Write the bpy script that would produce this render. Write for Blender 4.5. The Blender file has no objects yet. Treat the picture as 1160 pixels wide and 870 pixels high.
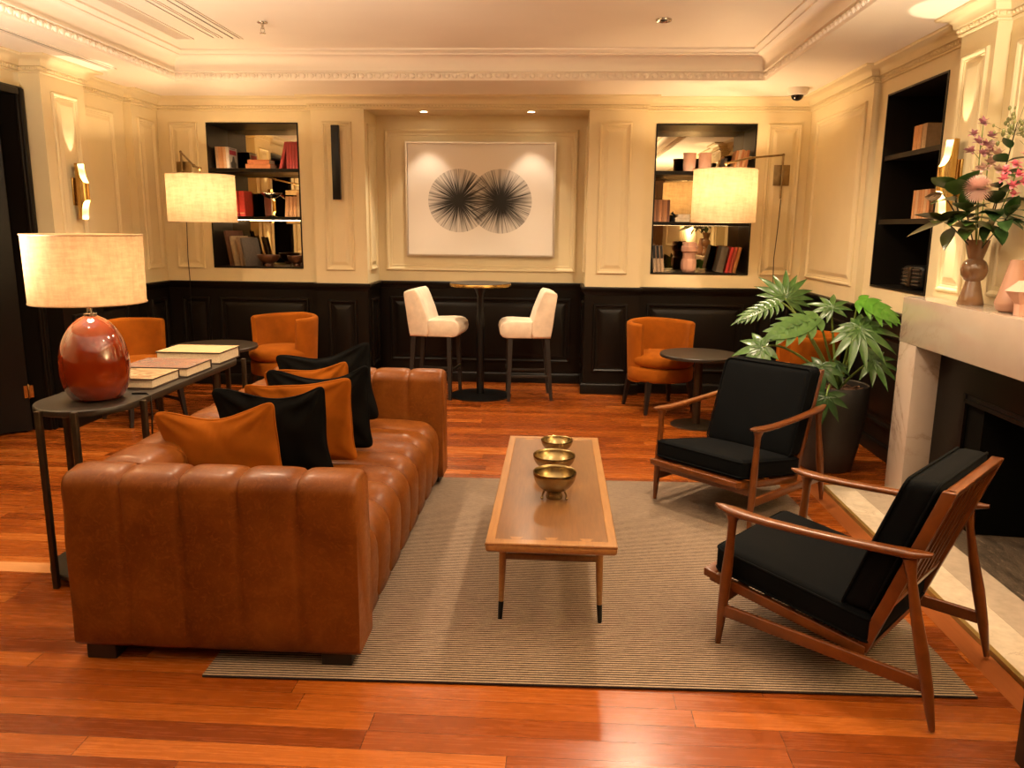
import bpy, bmesh, math, random
from mathutils import Vector, Matrix
random.seed(7)
PI = math.pi
sc = bpy.context.scene
COL = sc.collection

# ------------------------------------------------------------------ materials
def srgb(r, g, b):
    f = lambda c: (c/255/12.92) if c <= 10 else ((c/255+.055)/1.055)**2.4
    return (f(r), f(g), f(b))

class NT:
    def __init__(self, name):
        self.m = bpy.data.materials.new(name); self.m.use_nodes = True
        self.t = self.m.node_tree; self.t.nodes.clear()
        self.out = self.n('ShaderNodeOutputMaterial')
        self.b = self.n('ShaderNodeBsdfPrincipled')
        self.l(self.b.outputs[0], self.out.inputs[0])
    def n(self, kind, **kw):
        x = self.t.nodes.new(kind)
        for k, v in kw.items(): setattr(x, k, v)
        return x
    def l(self, a, b): self.t.links.new(a, b)
    def coord(self, which='Object', scale=None):
        c = self.n('ShaderNodeTexCoord').outputs[which]
        if scale is None: return c
        m = self.n('ShaderNodeMapping'); m.inputs['Scale'].default_value = scale
        self.l(c, m.inputs[0]); return m.outputs[0]
    def math(self, op, a, b=None, c=None):
        x = self.n('ShaderNodeMath', operation=op)
        for i, v in enumerate((a, b, c)):
            if v is None: continue
            if isinstance(v, (int, float)): x.inputs[i].default_value = v
            else: self.l(v, x.inputs[i])
        return x.outputs[0]
    def noise(self, vec, scale, detail=4, rough=.5, dist=0):
        x = self.n('ShaderNodeTexNoise'); x.inputs['Scale'].default_value = scale
        x.inputs['Detail'].default_value = detail; x.inputs['Roughness'].default_value = rough
        x.inputs['Distortion'].default_value = dist
        if vec is not None: self.l(vec, x.inputs['Vector'])
        return x.outputs['Fac']
    def ramp(self, fac, stops):
        x = self.n('ShaderNodeValToRGB'); e = x.color_ramp.elements
        while len(e) < len(stops): e.new(.5)
        for el, (p, c) in zip(e, stops): el.position = p; el.color = (*c, 1) if len(c) == 3 else c
        self.l(fac, x.inputs[0]); return x.outputs[0]
    def mix(self, fac, a, b, mode='MIX'):
        x = self.n('ShaderNodeMix', data_type='RGBA', blend_type=mode)
        for i, v in ((0, fac), (6, a), (7, b)):
            if isinstance(v, (int, float)): x.inputs[i].default_value = v
            elif isinstance(v, tuple): x.inputs[i].default_value = (*v, 1)
            else: self.l(v, x.inputs[i])
        return x.outputs[2]
    def base(self, v):
        if isinstance(v, tuple): self.b.inputs['Base Color'].default_value = (*v, 1)
        else: self.l(v, self.b.inputs['Base Color'])
    def bump(self, h, strength=.2, dist=.01):
        x = self.n('ShaderNodeBump'); x.inputs['Strength'].default_value = strength
        x.inputs['Distance'].default_value = dist
        self.l(h, x.inputs['Height']); self.l(x.outputs[0], self.b.inputs['Normal'])
    def set(self, **kw):
        for k, v in kw.items(): self.b.inputs[k.replace('_', ' ')].default_value = v
        return self

def simple(name, col, rough=.5, metal=0, var=.12, nscale=30, bump=.0, **kw):
    t = NT(name); co = t.coord()
    n = t.noise(co, nscale, 3)
    a = tuple(c*(1-var) for c in col); b = tuple(min(1, c*(1+var)) for c in col)
    t.base(t.ramp(n, [(.3, a), (.7, b)]))
    t.set(Roughness=rough, Metallic=metal, **kw)
    if bump: t.bump(n, bump, .004)
    return t.m

def wood(name, dark, light, rough=.3, axis=(1, 12, 12), scale=6, coat=.2):
    t = NT(name); co = t.coord('Object', axis)
    n = t.noise(co, scale, 6, .6, .6)
    t.base(t.ramp(n, [(.25, dark), (.75, light)]))
    t.set(Roughness=rough, Coat_Weight=coat, Coat_Roughness=.15)
    t.bump(n, .05, .002)
    return t.m

def velvet(name, col, sheen=.5, tint=None):
    t = NT(name); co = t.coord()
    n = t.noise(co, 7, 4, .6); f = t.noise(co, 260, 2)
    t.base(t.ramp(n, [(.3, tuple(c*.82 for c in col)), (.7, tuple(min(1, c*1.15) for c in col))]))
    t.set(Roughness=.85, Sheen_Weight=sheen, Sheen_Roughness=.4)
    t.b.inputs['Sheen Tint'].default_value = (*(tint or tuple(min(1, c*1.6+.02) for c in col)), 1)
    t.b.inputs['Specular IOR Level'].default_value = .08
    t.bump(f, .12, .002)
    return t.m

M = {}
M['cream'] = simple('cream_paint', (.72, .62, .39), .45, var=.03, nscale=3)
M['ceiling'] = simple('ceiling_paint', (.86, .80, .70), .6, var=.02, nscale=2)
M['black_paint'] = simple('black_paint', (.0075, .0055, .004), .33, var=.1, nscale=4, Specular_IOR_Level=.18)
M['case_black'] = simple('case_black', (.009, .007, .005), .38, var=.1, nscale=6, Specular_IOR_Level=.2)
M['brass'] = simple('brass', (.62, .40, .13), .25, 1, var=.08, nscale=20)
M['edge_brass'] = simple('edge_brass', (.36, .22, .06), .45, .6, var=.08, nscale=20)
M['old_brass'] = simple('aged_brass', (.30, .21, .10), .35, 1, var=.25, nscale=14)
M['bowl_brass'] = simple('bowl_brass', (.30, .22, .10), .26, 1, var=.15, nscale=20)
M['bronze'] = simple('bronze', (.050, .032, .017), .38, .7, var=.2, nscale=18)
M['gunmetal'] = simple('dark_top', (.018, .012, .007), .42, 0, var=.12, nscale=25)
M['dark_wood'] = wood('dark_wood', (.005, .003, .002), (.012, .007, .004), .5, (2, 2, 14), 3, 0)
M['teak'] = wood('teak', (.085, .021, .0035), (.165, .046, .0075), .3, (3, 3, 3), 5, .14)
M['oak'] = wood('table_border', (.22, .098, .028), (.33, .155, .046), .3, (14, 1.5, 14), 5, .3)
M['walnut'] = wood('table_center', (.115, .048, .016), (.18, .080, .026), .28, (14, 1.2, 14), 6, .3)
M['orange_velvet'] = velvet('orange_velvet', (.275, .073, .0045), .22, (.8, .36, .10))
M['black_velvet'] = velvet('black_velvet', (.0035, .0035, .0033), .01, (.2, .2, .2))
M['navy'] = velvet('navy_cloth', (.0022, .0027, .0033), .0, (.2, .22, .25))
M['cream_cloth'] = velvet('cream_cloth', (.70, .58, .45), .2, (.9, .85, .8))
M['metal_black'] = simple('black_metal', (.010, .010, .010), .3, .5, var=.1)
M['steel'] = simple('steel', (.55, .5, .42), .25, 1, var=.05)
M['white_plastic'] = simple('white_plastic', (.72, .66, .58), .4, var=.02)
M['smoked'] = simple('smoked_dome', (.006, .005, .005), .06, var=.05)
M['pages'] = simple('pages', (.66, .55, .40), .8, var=.1, nscale=120)
M['pot'] = simple('pot_glaze', (.022, .019, .016), .5, var=.2, nscale=9)
M['bark'] = simple('bark_chips', (.12, .055, .025), .9, var=.7, nscale=60, bump=.8)
M['stem'] = simple('plant_stem', (.13, .20, .035), .45, var=.2, nscale=20)
M['twig'] = simple('twig', (.035, .030, .015), .6, var=.3)
M['pink_clay'] = simple('pink_ceramic', (.62, .36, .27), .55, var=.06, nscale=8)
M['brown_glaze'] = simple('brown_glaze', (.23, .125, .065), .1, var=.18, nscale=6, Coat_Weight=.6)
M['blush_glaze'] = simple('blush_glaze', (.42, .23, .155), .22, var=.08, nscale=6, Coat_Weight=.3)
M['silver'] = simple('silver_frame', (.72, .64, .52), .3, .8, var=.04)
M['grille'] = simple('vent_slats', (.42, .33, .22), .6, var=.05)
M['slot_dark'] = simple('slot_dark', (.03, .024, .018), .6)
M['compote'] = simple('compote_metal', (.55, .47, .35), .18, 1, var=.1)
M['bowl_wood'] = simple('brown_bowl', (.11, .042, .018), .35, var=.2, nscale=10)
M['firebox'] = simple('firebox', (.003, .0026, .002), .7, var=.2, Specular_IOR_Level=.05)
M['insert'] = simple('insert_slate', (.0045, .0036, .003), .32, var=.3, nscale=5, Specular_IOR_Level=.2)
M['enamel'] = simple('warm_enamel', (.80, .66, .36), .35, var=.03)
def emit(name, col, s):
    t = NT(name); e = t.n('ShaderNodeEmission'); e.inputs[0].default_value = (*col, 1); e.inputs[1].default_value = s
    t.l(e.outputs[0], t.out.inputs[0]); return t.m
WARM = (1, .66, .36)
M['lens'] = emit('lamp_lens', (1, .78, .52), 22)
M['led'] = emit('led_strip', (1, .75, .47), 13)
M['led_soft'] = emit('led_strip_soft', (1, .75, .47), 8)
M['led_dim'] = emit('led_strip_dim', (1, .75, .47), 2.5)
M['bulb'] = emit('bulb', (1, .72, .42), 30)

def mirror_mat():
    t = NT('bronze_mirror'); t.base((.60, .49, .32)); t.set(Metallic=1, Roughness=.015); return t.m
M['mirror'] = mirror_mat()

def leather():
    t = NT('tan_leather'); co = t.coord()
    n = t.noise(co, 5, 5, .65, .5); v = t.noise(co, 40, 5, .7, 1.5); g = t.noise(co, 22, 3, .7, 2.5)
    c = t.ramp(n, [(.25, (.085, .020, .0025)), (.55, (.145, .041, .005)), (.8, (.205, .066, .010))])
    c = t.mix(t.ramp(v, [(.50, (0, 0, 0)), (.70, (.42, .42, .42))]), c, (.25, .080, .017))
    t.base(c); t.set(Coat_Weight=.11, Coat_Roughness=.18, Specular_IOR_Level=.16)
    t.b.inputs['Coat Tint'].default_value = (1, .8, .6, 1)
    t.l(t.ramp(g, [(.3, (.34,)*3), (.7, (.50,)*3)]), t.b.inputs['Roughness'])
    t.bump(v, .06, .004); return t.m
M['leather'] = leather()

def planks():
    t = NT('jarrah_planks')
    co = t.n('ShaderNodeTexCoord').outputs['Object']
    s = t.n('ShaderNodeSeparateXYZ'); t.l(co, s.inputs[0])
    W, L = .088, 1.25
    row = t.math('FLOOR', t.math('DIVIDE', s.outputs[1], W))
    wn = t.n('ShaderNodeTexWhiteNoise', noise_dimensions='1D'); t.l(row, wn.inputs['W'])
    xo = t.math('ADD', s.outputs[0], t.math('MULTIPLY', wn.outputs['Value'], 7.3))
    cell = t.math('FLOOR', t.math('DIVIDE', xo, L))
    cv = t.n('ShaderNodeCombineXYZ'); t.l(cell, cv.inputs[0]); t.l(row, cv.inputs[1])
    w2 = t.n('ShaderNodeTexWhiteNoise', noise_dimensions='2D'); t.l(cv.outputs[0], w2.inputs['Vector'])
    col = t.ramp(w2.outputs['Value'], [(0, (.17, .034, .003)), (.4, (.25, .055, .005)), (.75, (.31, .075, .008)), (1, (.40, .112, .016))])
    g = t.n('ShaderNodeMapping'); g.inputs['Scale'].default_value = (1.2, 26, 1)
    av = t.n('ShaderNodeVectorMath', operation='ADD'); t.l(co, av.inputs[0]); t.l(w2.outputs['Color'], av.inputs[1])
    t.l(av.outputs[0], g.inputs[0])
    n = t.noise(g.outputs[0], 3.2, 6, .62, .8)
    col = t.mix(.6, col, t.ramp(n, [(.25, (.62, .55, .5)), (.6, (1, 1, 1)), (.85, (1.25, 1.2, 1.1))]), 'MULTIPLY')
    fy = t.math('FRACT', t.math('DIVIDE', s.outputs[1], W)); fx = t.math('FRACT', t.math('DIVIDE', xo, L))
    gap = t.math('MAXIMUM', t.math('LESS_THAN', fy, .018), t.math('LESS_THAN', fx, .0016))
    col = t.mix(gap, col, (.05, .012, .003))
    t.base(col)
    t.l(t.ramp(n, [(.2, (.20,)*3), (.8, (.33,)*3)]), t.b.inputs['Roughness'])
    t.set(Coat_Weight=.15, Coat_Roughness=.2)
    t.bump(t.math('SUBTRACT', n, gap), .05, .003)
    return t.m
M['planks'] = planks()
M['plank_pale'] = wood('pale_plank', (.52, .22, .075), (.66, .31, .12), .3, (1.2, 22, 1), 3)
M['plank_red'] = wood('border_plank', (.21, .056, .014), (.29, .085, .020), .28, (22, 1.2, 1), 3)

def rugmat():
    t = NT('striped_rug'); co = t.coord(); s = t.n('ShaderNodeSeparateXYZ'); t.l(co, s.inputs[0])
    w = t.noise(t.coord('Object', (9, 40, 1)), 4, 3)
    y = t.math('ADD', s.outputs[1], t.math('MULTIPLY', t.math('SUBTRACT', w, .5), .0035))
    ph = t.math('MULTIPLY', y, 2*PI/.0142)
    sn = t.math('SINE', ph)
    stripe = t.ramp(t.math('MULTIPLY_ADD', sn, .5, .5), [(.30, (0, 0, 0)), (.55, (1, 1, 1))])
    v = t.noise(t.coord('Object', (70, 18, 1)), 5, 4, .7)
    light = t.ramp(v, [(.3, (.27, .19, .13)), (.7, (.46, .34, .24))])
    dark = t.ramp(v, [(.3, (.022, .014, .012)), (.75, (.050, .032, .026))])
    t.base(t.mix(stripe, dark, light)); t.set(Roughness=.95)
    t.b.inputs['Specular IOR Level'].default_value = .1
    t.bump(t.math('ADD', sn, t.math('MULTIPLY', v, 1.2)), .5, .004)
    return t.m
M['rug'] = rugmat()

def marble(name, a, b, vein, scale=1.6, rough=.14, amt=1.0):
    t = NT(name); co = t.coord()
    n1 = t.noise(co, scale, 8, .62, 1.6); n2 = t.noise(co, scale*4, 5, .6)
    c = t.ramp(n2, [(.3, a), (.7, b)])
    d = t.math('ABSOLUTE', t.math('SUBTRACT', n1, .5))
    k = t.ramp(d, [(.0, (amt,)*3), (.012, (.25*amt,)*3), (.035, (0, 0, 0))])
    msk = t.noise(co, scale*.8, 2); k = t.math('MULTIPLY', k, t.ramp(msk, [(.5, (0, 0, 0)), (.62, (1, 1, 1))]))
    t.base(t.mix(k, c, vein)); t.set(Roughness=rough, Coat_Weight=.2); return t.m
M['marble'] = marble('white_marble', (.43, .345, .28), (.47, .38, .31), (.24, .16, .11), .9, .14, .7)
M['hearth_stone'] = marble('hearth_marble', (.52, .42, .30), (.68, .56, .42), (.36, .26, .17), 5, .3)
M['hearth_stone2'] = marble('hearth_marble_grey', (.40, .31, .22), (.52, .41, .30), (.25, .18, .12), 5, .3)
def slate():
    t = NT('rough_slate'); co = t.coord('Object', (3, 1, 1))
    n = t.noise(co, 5, 8, .7, 1.2); c = t.noise(t.coord('Object', (9, 1.4, 1)), 7, 5, .7, 2)
    k = t.ramp(c, [(.58, (0, 0, 0)), (.68, (1, 1, 1))])
    t.base(t.mix(k, t.ramp(n, [(.3, (.025, .018, .012)), (.7, (.12, .085, .055))]), (.30, .22, .15)))
    t.set(Roughness=.4); t.bump(n, .5, .01); return t.m
M['slate'] = slate()

def shademat(name, col, scale, tr=.55):
    t = NT(name); co = t.coord()
    a = t.noise(t.coord('Object', (1, 1, .25)), scale, 3, .7); b = t.noise(t.coord('Object', (.3, .3, 1.6)), scale, 3, .7)
    f = t.math('MULTIPLY', t.math('ADD', a, b), .5)
    c = t.ramp(f, [(.38, tuple(x*.74 for x in col)), (.62, col)])
    d = t.n('ShaderNodeBsdfDiffuse'); tl = t.n('ShaderNodeBsdfTranslucent'); mx = t.n('ShaderNodeMixShader')
    t.l(c, d.inputs[0]); t.l(c, tl.inputs[0]); mx.inputs[0].default_value = tr
    t.l(d.outputs[0], mx.inputs[1]); t.l(tl.outputs[0], mx.inputs[2]); t.l(mx.outputs[0], t.out.inputs[0])
    return t.m
M['linen'] = shademat('linen_shade', (.60, .43, .27), 45, .30)
M['parchment'] = shademat('parchment_shade', (.62, .49, .31), 30, .20)

def glaze():
    t = NT('rust_glaze'); co = t.coord()
    n = t.noise(co, 9, 3)
    t.base(t.ramp(n, [(.3, (.15, .014, .0015)), (.7, (.20, .021, .002))]))
    t.set(Roughness=.08, Coat_Weight=1, Coat_Roughness=.03); return t.m
M['rust_glaze'] = glaze()

def leafmat(name, a, b, rough=.3):
    t = NT(name); co = t.coord(); n = t.noise(co, 14, 4, .6)
    c = t.ramp(n, [(.3, a), (.7, b)]); t.base(c)
    t.set(Roughness=rough, Subsurface_Weight=0)
    return t.m
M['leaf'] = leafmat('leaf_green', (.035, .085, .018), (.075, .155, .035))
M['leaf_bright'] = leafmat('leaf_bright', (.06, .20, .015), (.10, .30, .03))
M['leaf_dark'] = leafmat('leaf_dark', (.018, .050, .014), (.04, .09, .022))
M['leaf_olive'] = leafmat('leaf_olive', (.045, .055, .012), (.09, .10, .025))
M['leaf_brown'] = leafmat('leaf_brown', (.15, .09, .045), (.25, .16, .09), .6)
M['petal_pink'] = leafmat('petal_pink', (.72, .47, .42), (.82, .62, .56), .6)
M['petal_mauve'] = leafmat('petal_mauve', (.32, .13, .16), (.48, .23, .25), .6)
M['petal_hot'] = leafmat('petal_hot', (.60, .15, .21), (.78, .28, .34), .6)
M['petal_pale'] = leafmat('petal_pale', (.62, .42, .36), (.74, .55, .48), .6)
M['berry'] = leafmat('berry', (.10, .11, .03), (.20, .20, .07), .4)

def artmat():
    t = NT('ink_circles'); co = t.coord(); s = t.n('ShaderNodeSeparateXYZ'); t.l(co, s.inputs[0])
    paper = (.80, .75, .68); res = None
    for i, (cx, cz, R, seed) in enumerate(((-.203, -.010, .293, 3.1), (.190, -.014, .297, 9.7))):
        x = t.math('SUBTRACT', s.outputs[0], cx); z = t.math('SUBTRACT', s.outputs[2], cz)
        r = t.math('SQRT', t.math('ADD', t.math('MULTIPLY', x, x), t.math('MULTIPLY', z, z)))
        th = t.math('ARCTAN2', z, x)
        def ang(freq, off):
            n = t.n('ShaderNodeTexNoise', noise_dimensions='2D'); cv = t.n('ShaderNodeCombineXYZ')
            t.l(t.math('MULTIPLY', th, freq), cv.inputs[0]); t.l(t.math('MULTIPLY_ADD', r, 2.5, off), cv.inputs[1])
            t.l(cv.outputs[0], n.inputs['Vector']); n.inputs['Scale'].default_value = 1; n.inputs['Detail'].default_value = 3
            return n.outputs['Fac']
        a = ang(16, seed); b = ang(48, seed+5)
        rn = t.math('DIVIDE', r, R)
        dens = t.math('MULTIPLY_ADD', rn, -.50, .80)            # ink share by radius
        k = t.math('ADD', t.math('MULTIPLY', a, .75), t.math('MULTIPLY', b, .35))
        ink = t.math('MULTIPLY', t.math('SUBTRACT', t.math('ADD', k, t.math('POWER', dens, 1.8)), .56), 2.6)
        ink.node.use_clamp = True
        ink = t.math('MAXIMUM', ink, .20)
        ink = t.math('MAXIMUM', ink, t.math('LESS_THAN', t.math('ADD', rn, t.math('MULTIPLY', a, .22)), .26))
        ins = t.math('LESS_THAN', r, R)
        v = t.math('MULTIPLY', ink, ins)
        res = v if res is None else t.math('SUBTRACT', 1, t.math('MULTIPLY', t.math('SUBTRACT', 1, res), t.math('SUBTRACT', 1, v)))
    t.base(t.mix(res, paper, (.012, .010, .007))); t.set(Roughness=.8); return t.m
M['art'] = artmat()

def picmat(name, seed, cols):
    t = NT(name); co = t.coord('Object', (3, 5, 1)); n = t.noise(co, 2.2+seed*.3, 5, .6, 1.5)
    t.base(t.ramp(n, [(i/(len(cols)-1)*.6+.2, c) for i, c in enumerate(cols)])); t.set(Roughness=.25); return t.m
M['pic1'] = picmat('cover_photo_sand', 1, [(.10, .055, .03), (.50, .36, .22), (.22, .13, .07), (.62, .50, .36)])
M['pic2'] = picmat('cover_photo_mauve', 4, [(.035, .025, .022), (.30, .16, .12), (.20, .14, .13), (.52, .42, .36)])
M['pic3'] = picmat('cover_cream', 2, [(.60, .42, .22), (.66, .48, .27), (.70, .53, .32)])
_bk = {}
def bookmat(col, rough=.55):
    k = (tuple(round(c, 4) for c in col), rough)
    if k not in _bk: _bk[k] = simple('book_cloth', col, rough, var=.12, nscale=40)
    return _bk[k]

# ------------------------------------------------------------------ mesh building
class MB:
    def __init__(s): s.bm = bmesh.new(); s.mi = 0
    def add(s, vs, fs):
        v = [s.bm.verts.new(p) for p in vs]
        for f in fs:
            try: x = s.bm.faces.new([v[i] for i in f]); x.material_index = s.mi
            except ValueError: pass
        return s
    def merge(s, o, mat=None):
        me = bpy.data.meshes.new('tmp'); o.bm.to_mesh(me); o.bm.free()
        if mat is not None: me.transform(mat)
        s.bm.from_mesh(me); bpy.data.meshes.remove(me); return s
    def box(s, x0, x1, y0, y1, z0, z1):
        return s.add([(x0,y0,z0),(x1,y0,z0),(x1,y1,z0),(x0,y1,z0),(x0,y0,z1),(x1,y0,z1),(x1,y1,z1),(x0,y1,z1)],
                     [(0,3,2,1),(4,5,6,7),(0,1,5,4),(1,2,6,5),(2,3,7,6),(3,0,4,7)])
    def rbox(s, x0, x1, y0, y1, z0, z1, r=.01, seg=2, crown=(0, 0, 0), mat=None, sub=1, fn=None):
        """box with rounded edges; crown bulges its faces"""
        c = Vector(((x0+x1)/2, (y0+y1)/2, (z0+z1)/2)); h = ((x1-x0)/2, (y1-y0)/2, (z1-z0)/2)
        r = min(r, *[a*.999 for a in h])
        def ticks(a):
            e = [-a + r*(1-math.cos(PI/2*i/seg)) for i in range(seg+1)]
            mid = [-(a-r) + 2*(a-r)*i/sub for i in range(1, sub)]
            return e + mid + [-q for q in reversed(e)]
        T = [ticks(a) for a in h]
        vmap = {}; o = MB()
        def V(p):
            k = tuple(round(q, 6) for q in p)
            if k in vmap: return vmap[k]
            cl = [max(-(h[i]-r), min(h[i]-r, p[i])) for i in range(3)]
            d = Vector([p[i]-cl[i] for i in range(3)])
            q = Vector(cl) + (d.normalized()*r if d.length > 1e-9 else d)
            u = [max(0, 1-(q[i]/h[i])**2) for i in range(3)]
            q.x += crown[0]*u[1]*u[2]*(1 if q.x > 0 else -1)*abs(q.x/h[0])
            q.y += crown[1]*u[0]*u[2]*(1 if q.y > 0 else -1)*abs(q.y/h[1])
            q.z += crown[2]*u[0]*u[1]*(1 if q.z > 0 else -1)*abs(q.z/h[2])
            q = q + c
            if fn: q = Vector(fn(q))
            vmap[k] = o.bm.verts.new(q); return vmap[k]
        for ax in range(3):
            b, d = (ax+1) % 3, (ax+2) % 3
            for sg in (-1, 1):
                for i in range(len(T[b])-1):
                    for j in range(len(T[d])-1):
                        q = []
                        for (ii, jj) in ((i, j), (i+1, j), (i+1, j+1), (i, j+1)):
                            p = [0, 0, 0]; p[ax] = sg*h[ax]; p[b] = T[b][ii]; p[d] = T[d][jj]; q.append(V(p))
                        if sg < 0: q.reverse()
                        if len(set(q)) == 4:
                            try: o.bm.faces.new(q).material_index = s.mi
                            except ValueError: pass
        return s.merge(o, mat)
    def loft(s, rings, closed=True, caps=True, loop=False):
        n = len(rings[0]); vs = [s.bm.verts.new(p) for r in rings for p in r]
        R = len(rings)
        for i in range(R if loop else R-1):
            for j in range(n if closed else n-1):
                a = i*n+j; b = i*n+(j+1) % n; c = ((i+1) % R)*n+(j+1) % n; d = ((i+1) % R)*n+j
                try: s.bm.faces.new([vs[a], vs[b], vs[c], vs[d]]).material_index = s.mi
                except ValueError: pass
        if caps and closed and not loop:
            for k in (0, (R-1)*n):
                try: s.bm.faces.new(vs[k:k+n]).material_index = s.mi
                except ValueError: pass
        return s
    def lathe(s, prof, n=32, c=(0, 0, 0), caps=True):
        return s.loft([[(c[0]+r*math.cos(2*PI*i/n), c[1]+r*math.sin(2*PI*i/n), c[2]+z) for i in range(n)] for r, z in prof], True, caps)
    def tube(s, pts, rad, n=10, caps=True, flat=None, up=None):
        pts = [Vector(p) for p in pts]; N = len(pts)
        rad = rad if isinstance(rad, (list, tuple)) else [rad]*N
        t0 = (pts[1]-pts[0]).normalized()
        a = Vector(up) if up else (Vector((0, 0, 1)) if abs(t0.z) < .9 else Vector((1, 0, 0)))
        rings = []
        for i, p in enumerate(pts):
            t = (pts[min(i+1, N-1)]-pts[max(i-1, 0)]).normalized()
            a = (a - t*a.dot(t)).normalized(); b = t.cross(a)
            ra = rad[i]; ra, rb = ra if isinstance(ra, (list, tuple)) else (ra, ra)
            rings.append([p + a*ra*math.sin(2*PI*k/n) + b*rb*math.cos(2*PI*k/n) for k in range(n)])
        return s.loft(rings, True, caps)
    def prism(s, poly, z0, z1, mat=None, bevel=0):
        n = len(poly); o = MB(); o.mi = s.mi
        if bevel:
            cx = sum(p[0] for p in poly)/n; cy = sum(p[1] for p in poly)/n
            def sh(k): return [(p[0]+(cx-p[0])*k/max(1e-6, math.hypot(p[0]-cx, p[1]-cy)), p[1]+(cy-p[1])*k/max(1e-6, math.hypot(p[0]-cx, p[1]-cy))) for p in poly]
            P = [(sh(bevel), z0), (poly, z0+bevel), (poly, z1-bevel), (sh(bevel), z1)]
        else: P = [(poly, z0), (poly, z1)]
        o.loft([[(x, y, z) for x, y in q] for q, z in P])
        return s.merge(o, mat)
    def sphere(s, c, r, n=10, m=6, sc=(1, 1, 1)):
        return s.lathe_at([(max(1e-4, r*math.sin(PI*i/m)), -r*math.cos(PI*i/m)) for i in range(m+1)], c, sc, n)
    def lathe_at(s, prof, c, scl, n):
        return s.loft([[(c[0]+scl[0]*r*math.cos(2*PI*i/n), c[1]+scl[1]*r*math.sin(2*PI*i/n), c[2]+scl[2]*z) for i in range(n)] for r, z in prof])

def make(name, mb, mats, parent=None, loc=None, rot=None, smooth=40, keep=False):
    if not isinstance(mats, (list, tuple)): mats = [mats]
    bmesh.ops.remove_doubles(mb.bm, verts=mb.bm.verts, dist=1e-6)
    if not keep: bmesh.ops.recalc_face_normals(mb.bm, faces=mb.bm.faces)
    me = bpy.data.meshes.new(name); mb.bm.to_mesh(me); mb.bm.free()
    for m in mats: me.materials.append(M[m] if isinstance(m, str) else m)
    if smooth:
        for p in me.polygons: p.use_smooth = True
        me.set_sharp_from_angle(angle=math.radians(smooth))
    o = bpy.data.objects.new(name, me); COL.objects.link(o)
    if parent: o.parent = parent
    if loc: o.location = loc
    if rot: o.rotation_euler = rot
    return o
def tag(o, label, cat, group=None):
    o['label'] = label; o['category'] = cat
    if group: o['group'] = group
    return o
def thing(name, label, cat, loc=(0, 0, 0), rotz=0, group=None):
    o = bpy.data.objects.new(name, None); COL.objects.link(o); o.empty_display_size = .1
    o.location = loc; o.rotation_euler = (0, 0, rotz); return tag(o, label, cat, group)
def struct(name, mb, mats, parent=None, **kw):
    o = make(name, mb, mats, parent, **kw)
    if not parent: o['kind'] = 'structure'
    return o
def copy_tree(o, parent=None):
    c = o.copy(); COL.objects.link(c)
    if parent: c.parent = parent
    for ch in o.children: copy_tree(ch, c)
    return c
def rot2(p, a): return (p[0]*math.cos(a)-p[1]*math.sin(a), p[0]*math.sin(a)+p[1]*math.cos(a))

# ------------------------------------------------------------------ room shell
ZS, ZC = 2.62, 2.82         # soffit, tray ceiling
RAIL = .985
LEFT = [(-3.73, -1.5), (-3.73, 5.51), (-3.58, 5.51), (-3.58, 6.02), (-3.73, 6.02), (-3.73, 6.83), (-3.66, 6.83), (-3.66, 7.27)]
BACK = [(-3.66, 7.27), (-2.215, 7.27), (-2.215, 7.18), (-1.738, 7.18), (-1.738, 7.65), (.245, 7.65), (.245, 7.18), (.735, 7.18), (.735, 7.27), (2.16, 7.27)]
RIGHT = [(2.16, 7.27), (2.16, 5.89), (2.21, 5.89), (2.21, 4.56), (2.10, 4.56), (2.10, 4.21), (2.17, 4.21), (2.17, -1.5)]
FRONT = [(2.17, -1.5), (-3.73, -1.5)]
DOOR = (4.50, 5.44, 0, 2.36)          # along the left wall: y0, y1, z0, z1
CASES = {'L': (-3.21, -2.362, 1.108, 2.408), 'R': (.833, 1.706, 1.103, 2.408), 'S': (4.895, 5.75, 1.122, 2.41)}

def seg_frame(p, q):
    p = Vector((*p, 0)); q = Vector((*q, 0)); d = (q-p); L = d.length; d = d/L
    return p, d, Vector((d.y, -d.x, 0)), L        # origin, along, inward normal, length
def wall_seg(mb, p, q, holes=(), ztop=ZS):
    P, d, n, L = seg_frame(p, q)
    us = sorted({0, L, *[u for h in holes for u in h[:2]]}); vs = sorted({0, RAIL, ztop, *[v for h in holes for v in h[2:]]})
    for i in range(len(us)-1):
        for j in range(len(vs)-1):
            um, vm = (us[i]+us[i+1])/2, (vs[j]+vs[j+1])/2
            if any(h[0] < um < h[1] and h[2] < vm < h[3] for h in holes): continue
            mb.mi = 0 if vm > RAIL else 1
            a = [P+d*u+Vector((0, 0, v)) for u, v in ((us[i], vs[j]), (us[i+1], vs[j]), (us[i+1], vs[j+1]), (us[i], vs[j+1]))]
            mb.add(a, [(0, 1, 2, 3)])
PROF_NARROW = [(0, 0), (0, .010), (.004, .016), (.012, .018), (.020, .014), (.024, .008), (.032, .008), (.036, .003), (.052, .003), (.054, .005), (.078, .014)]
PROF_WIDE = [(0, 0), (0, .012), (.006, .022), (.018, .024), (.028, .018), (.034, .010), (.056, .010), (.060, .004), (.092, .003)]
PROF_DARK = [(0, 0), (0, .010), (.005, .018), (.016, .020), (.026, .014), (.032, .004), (.050, .003), (.053, .006), (.095, .020)]
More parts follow.
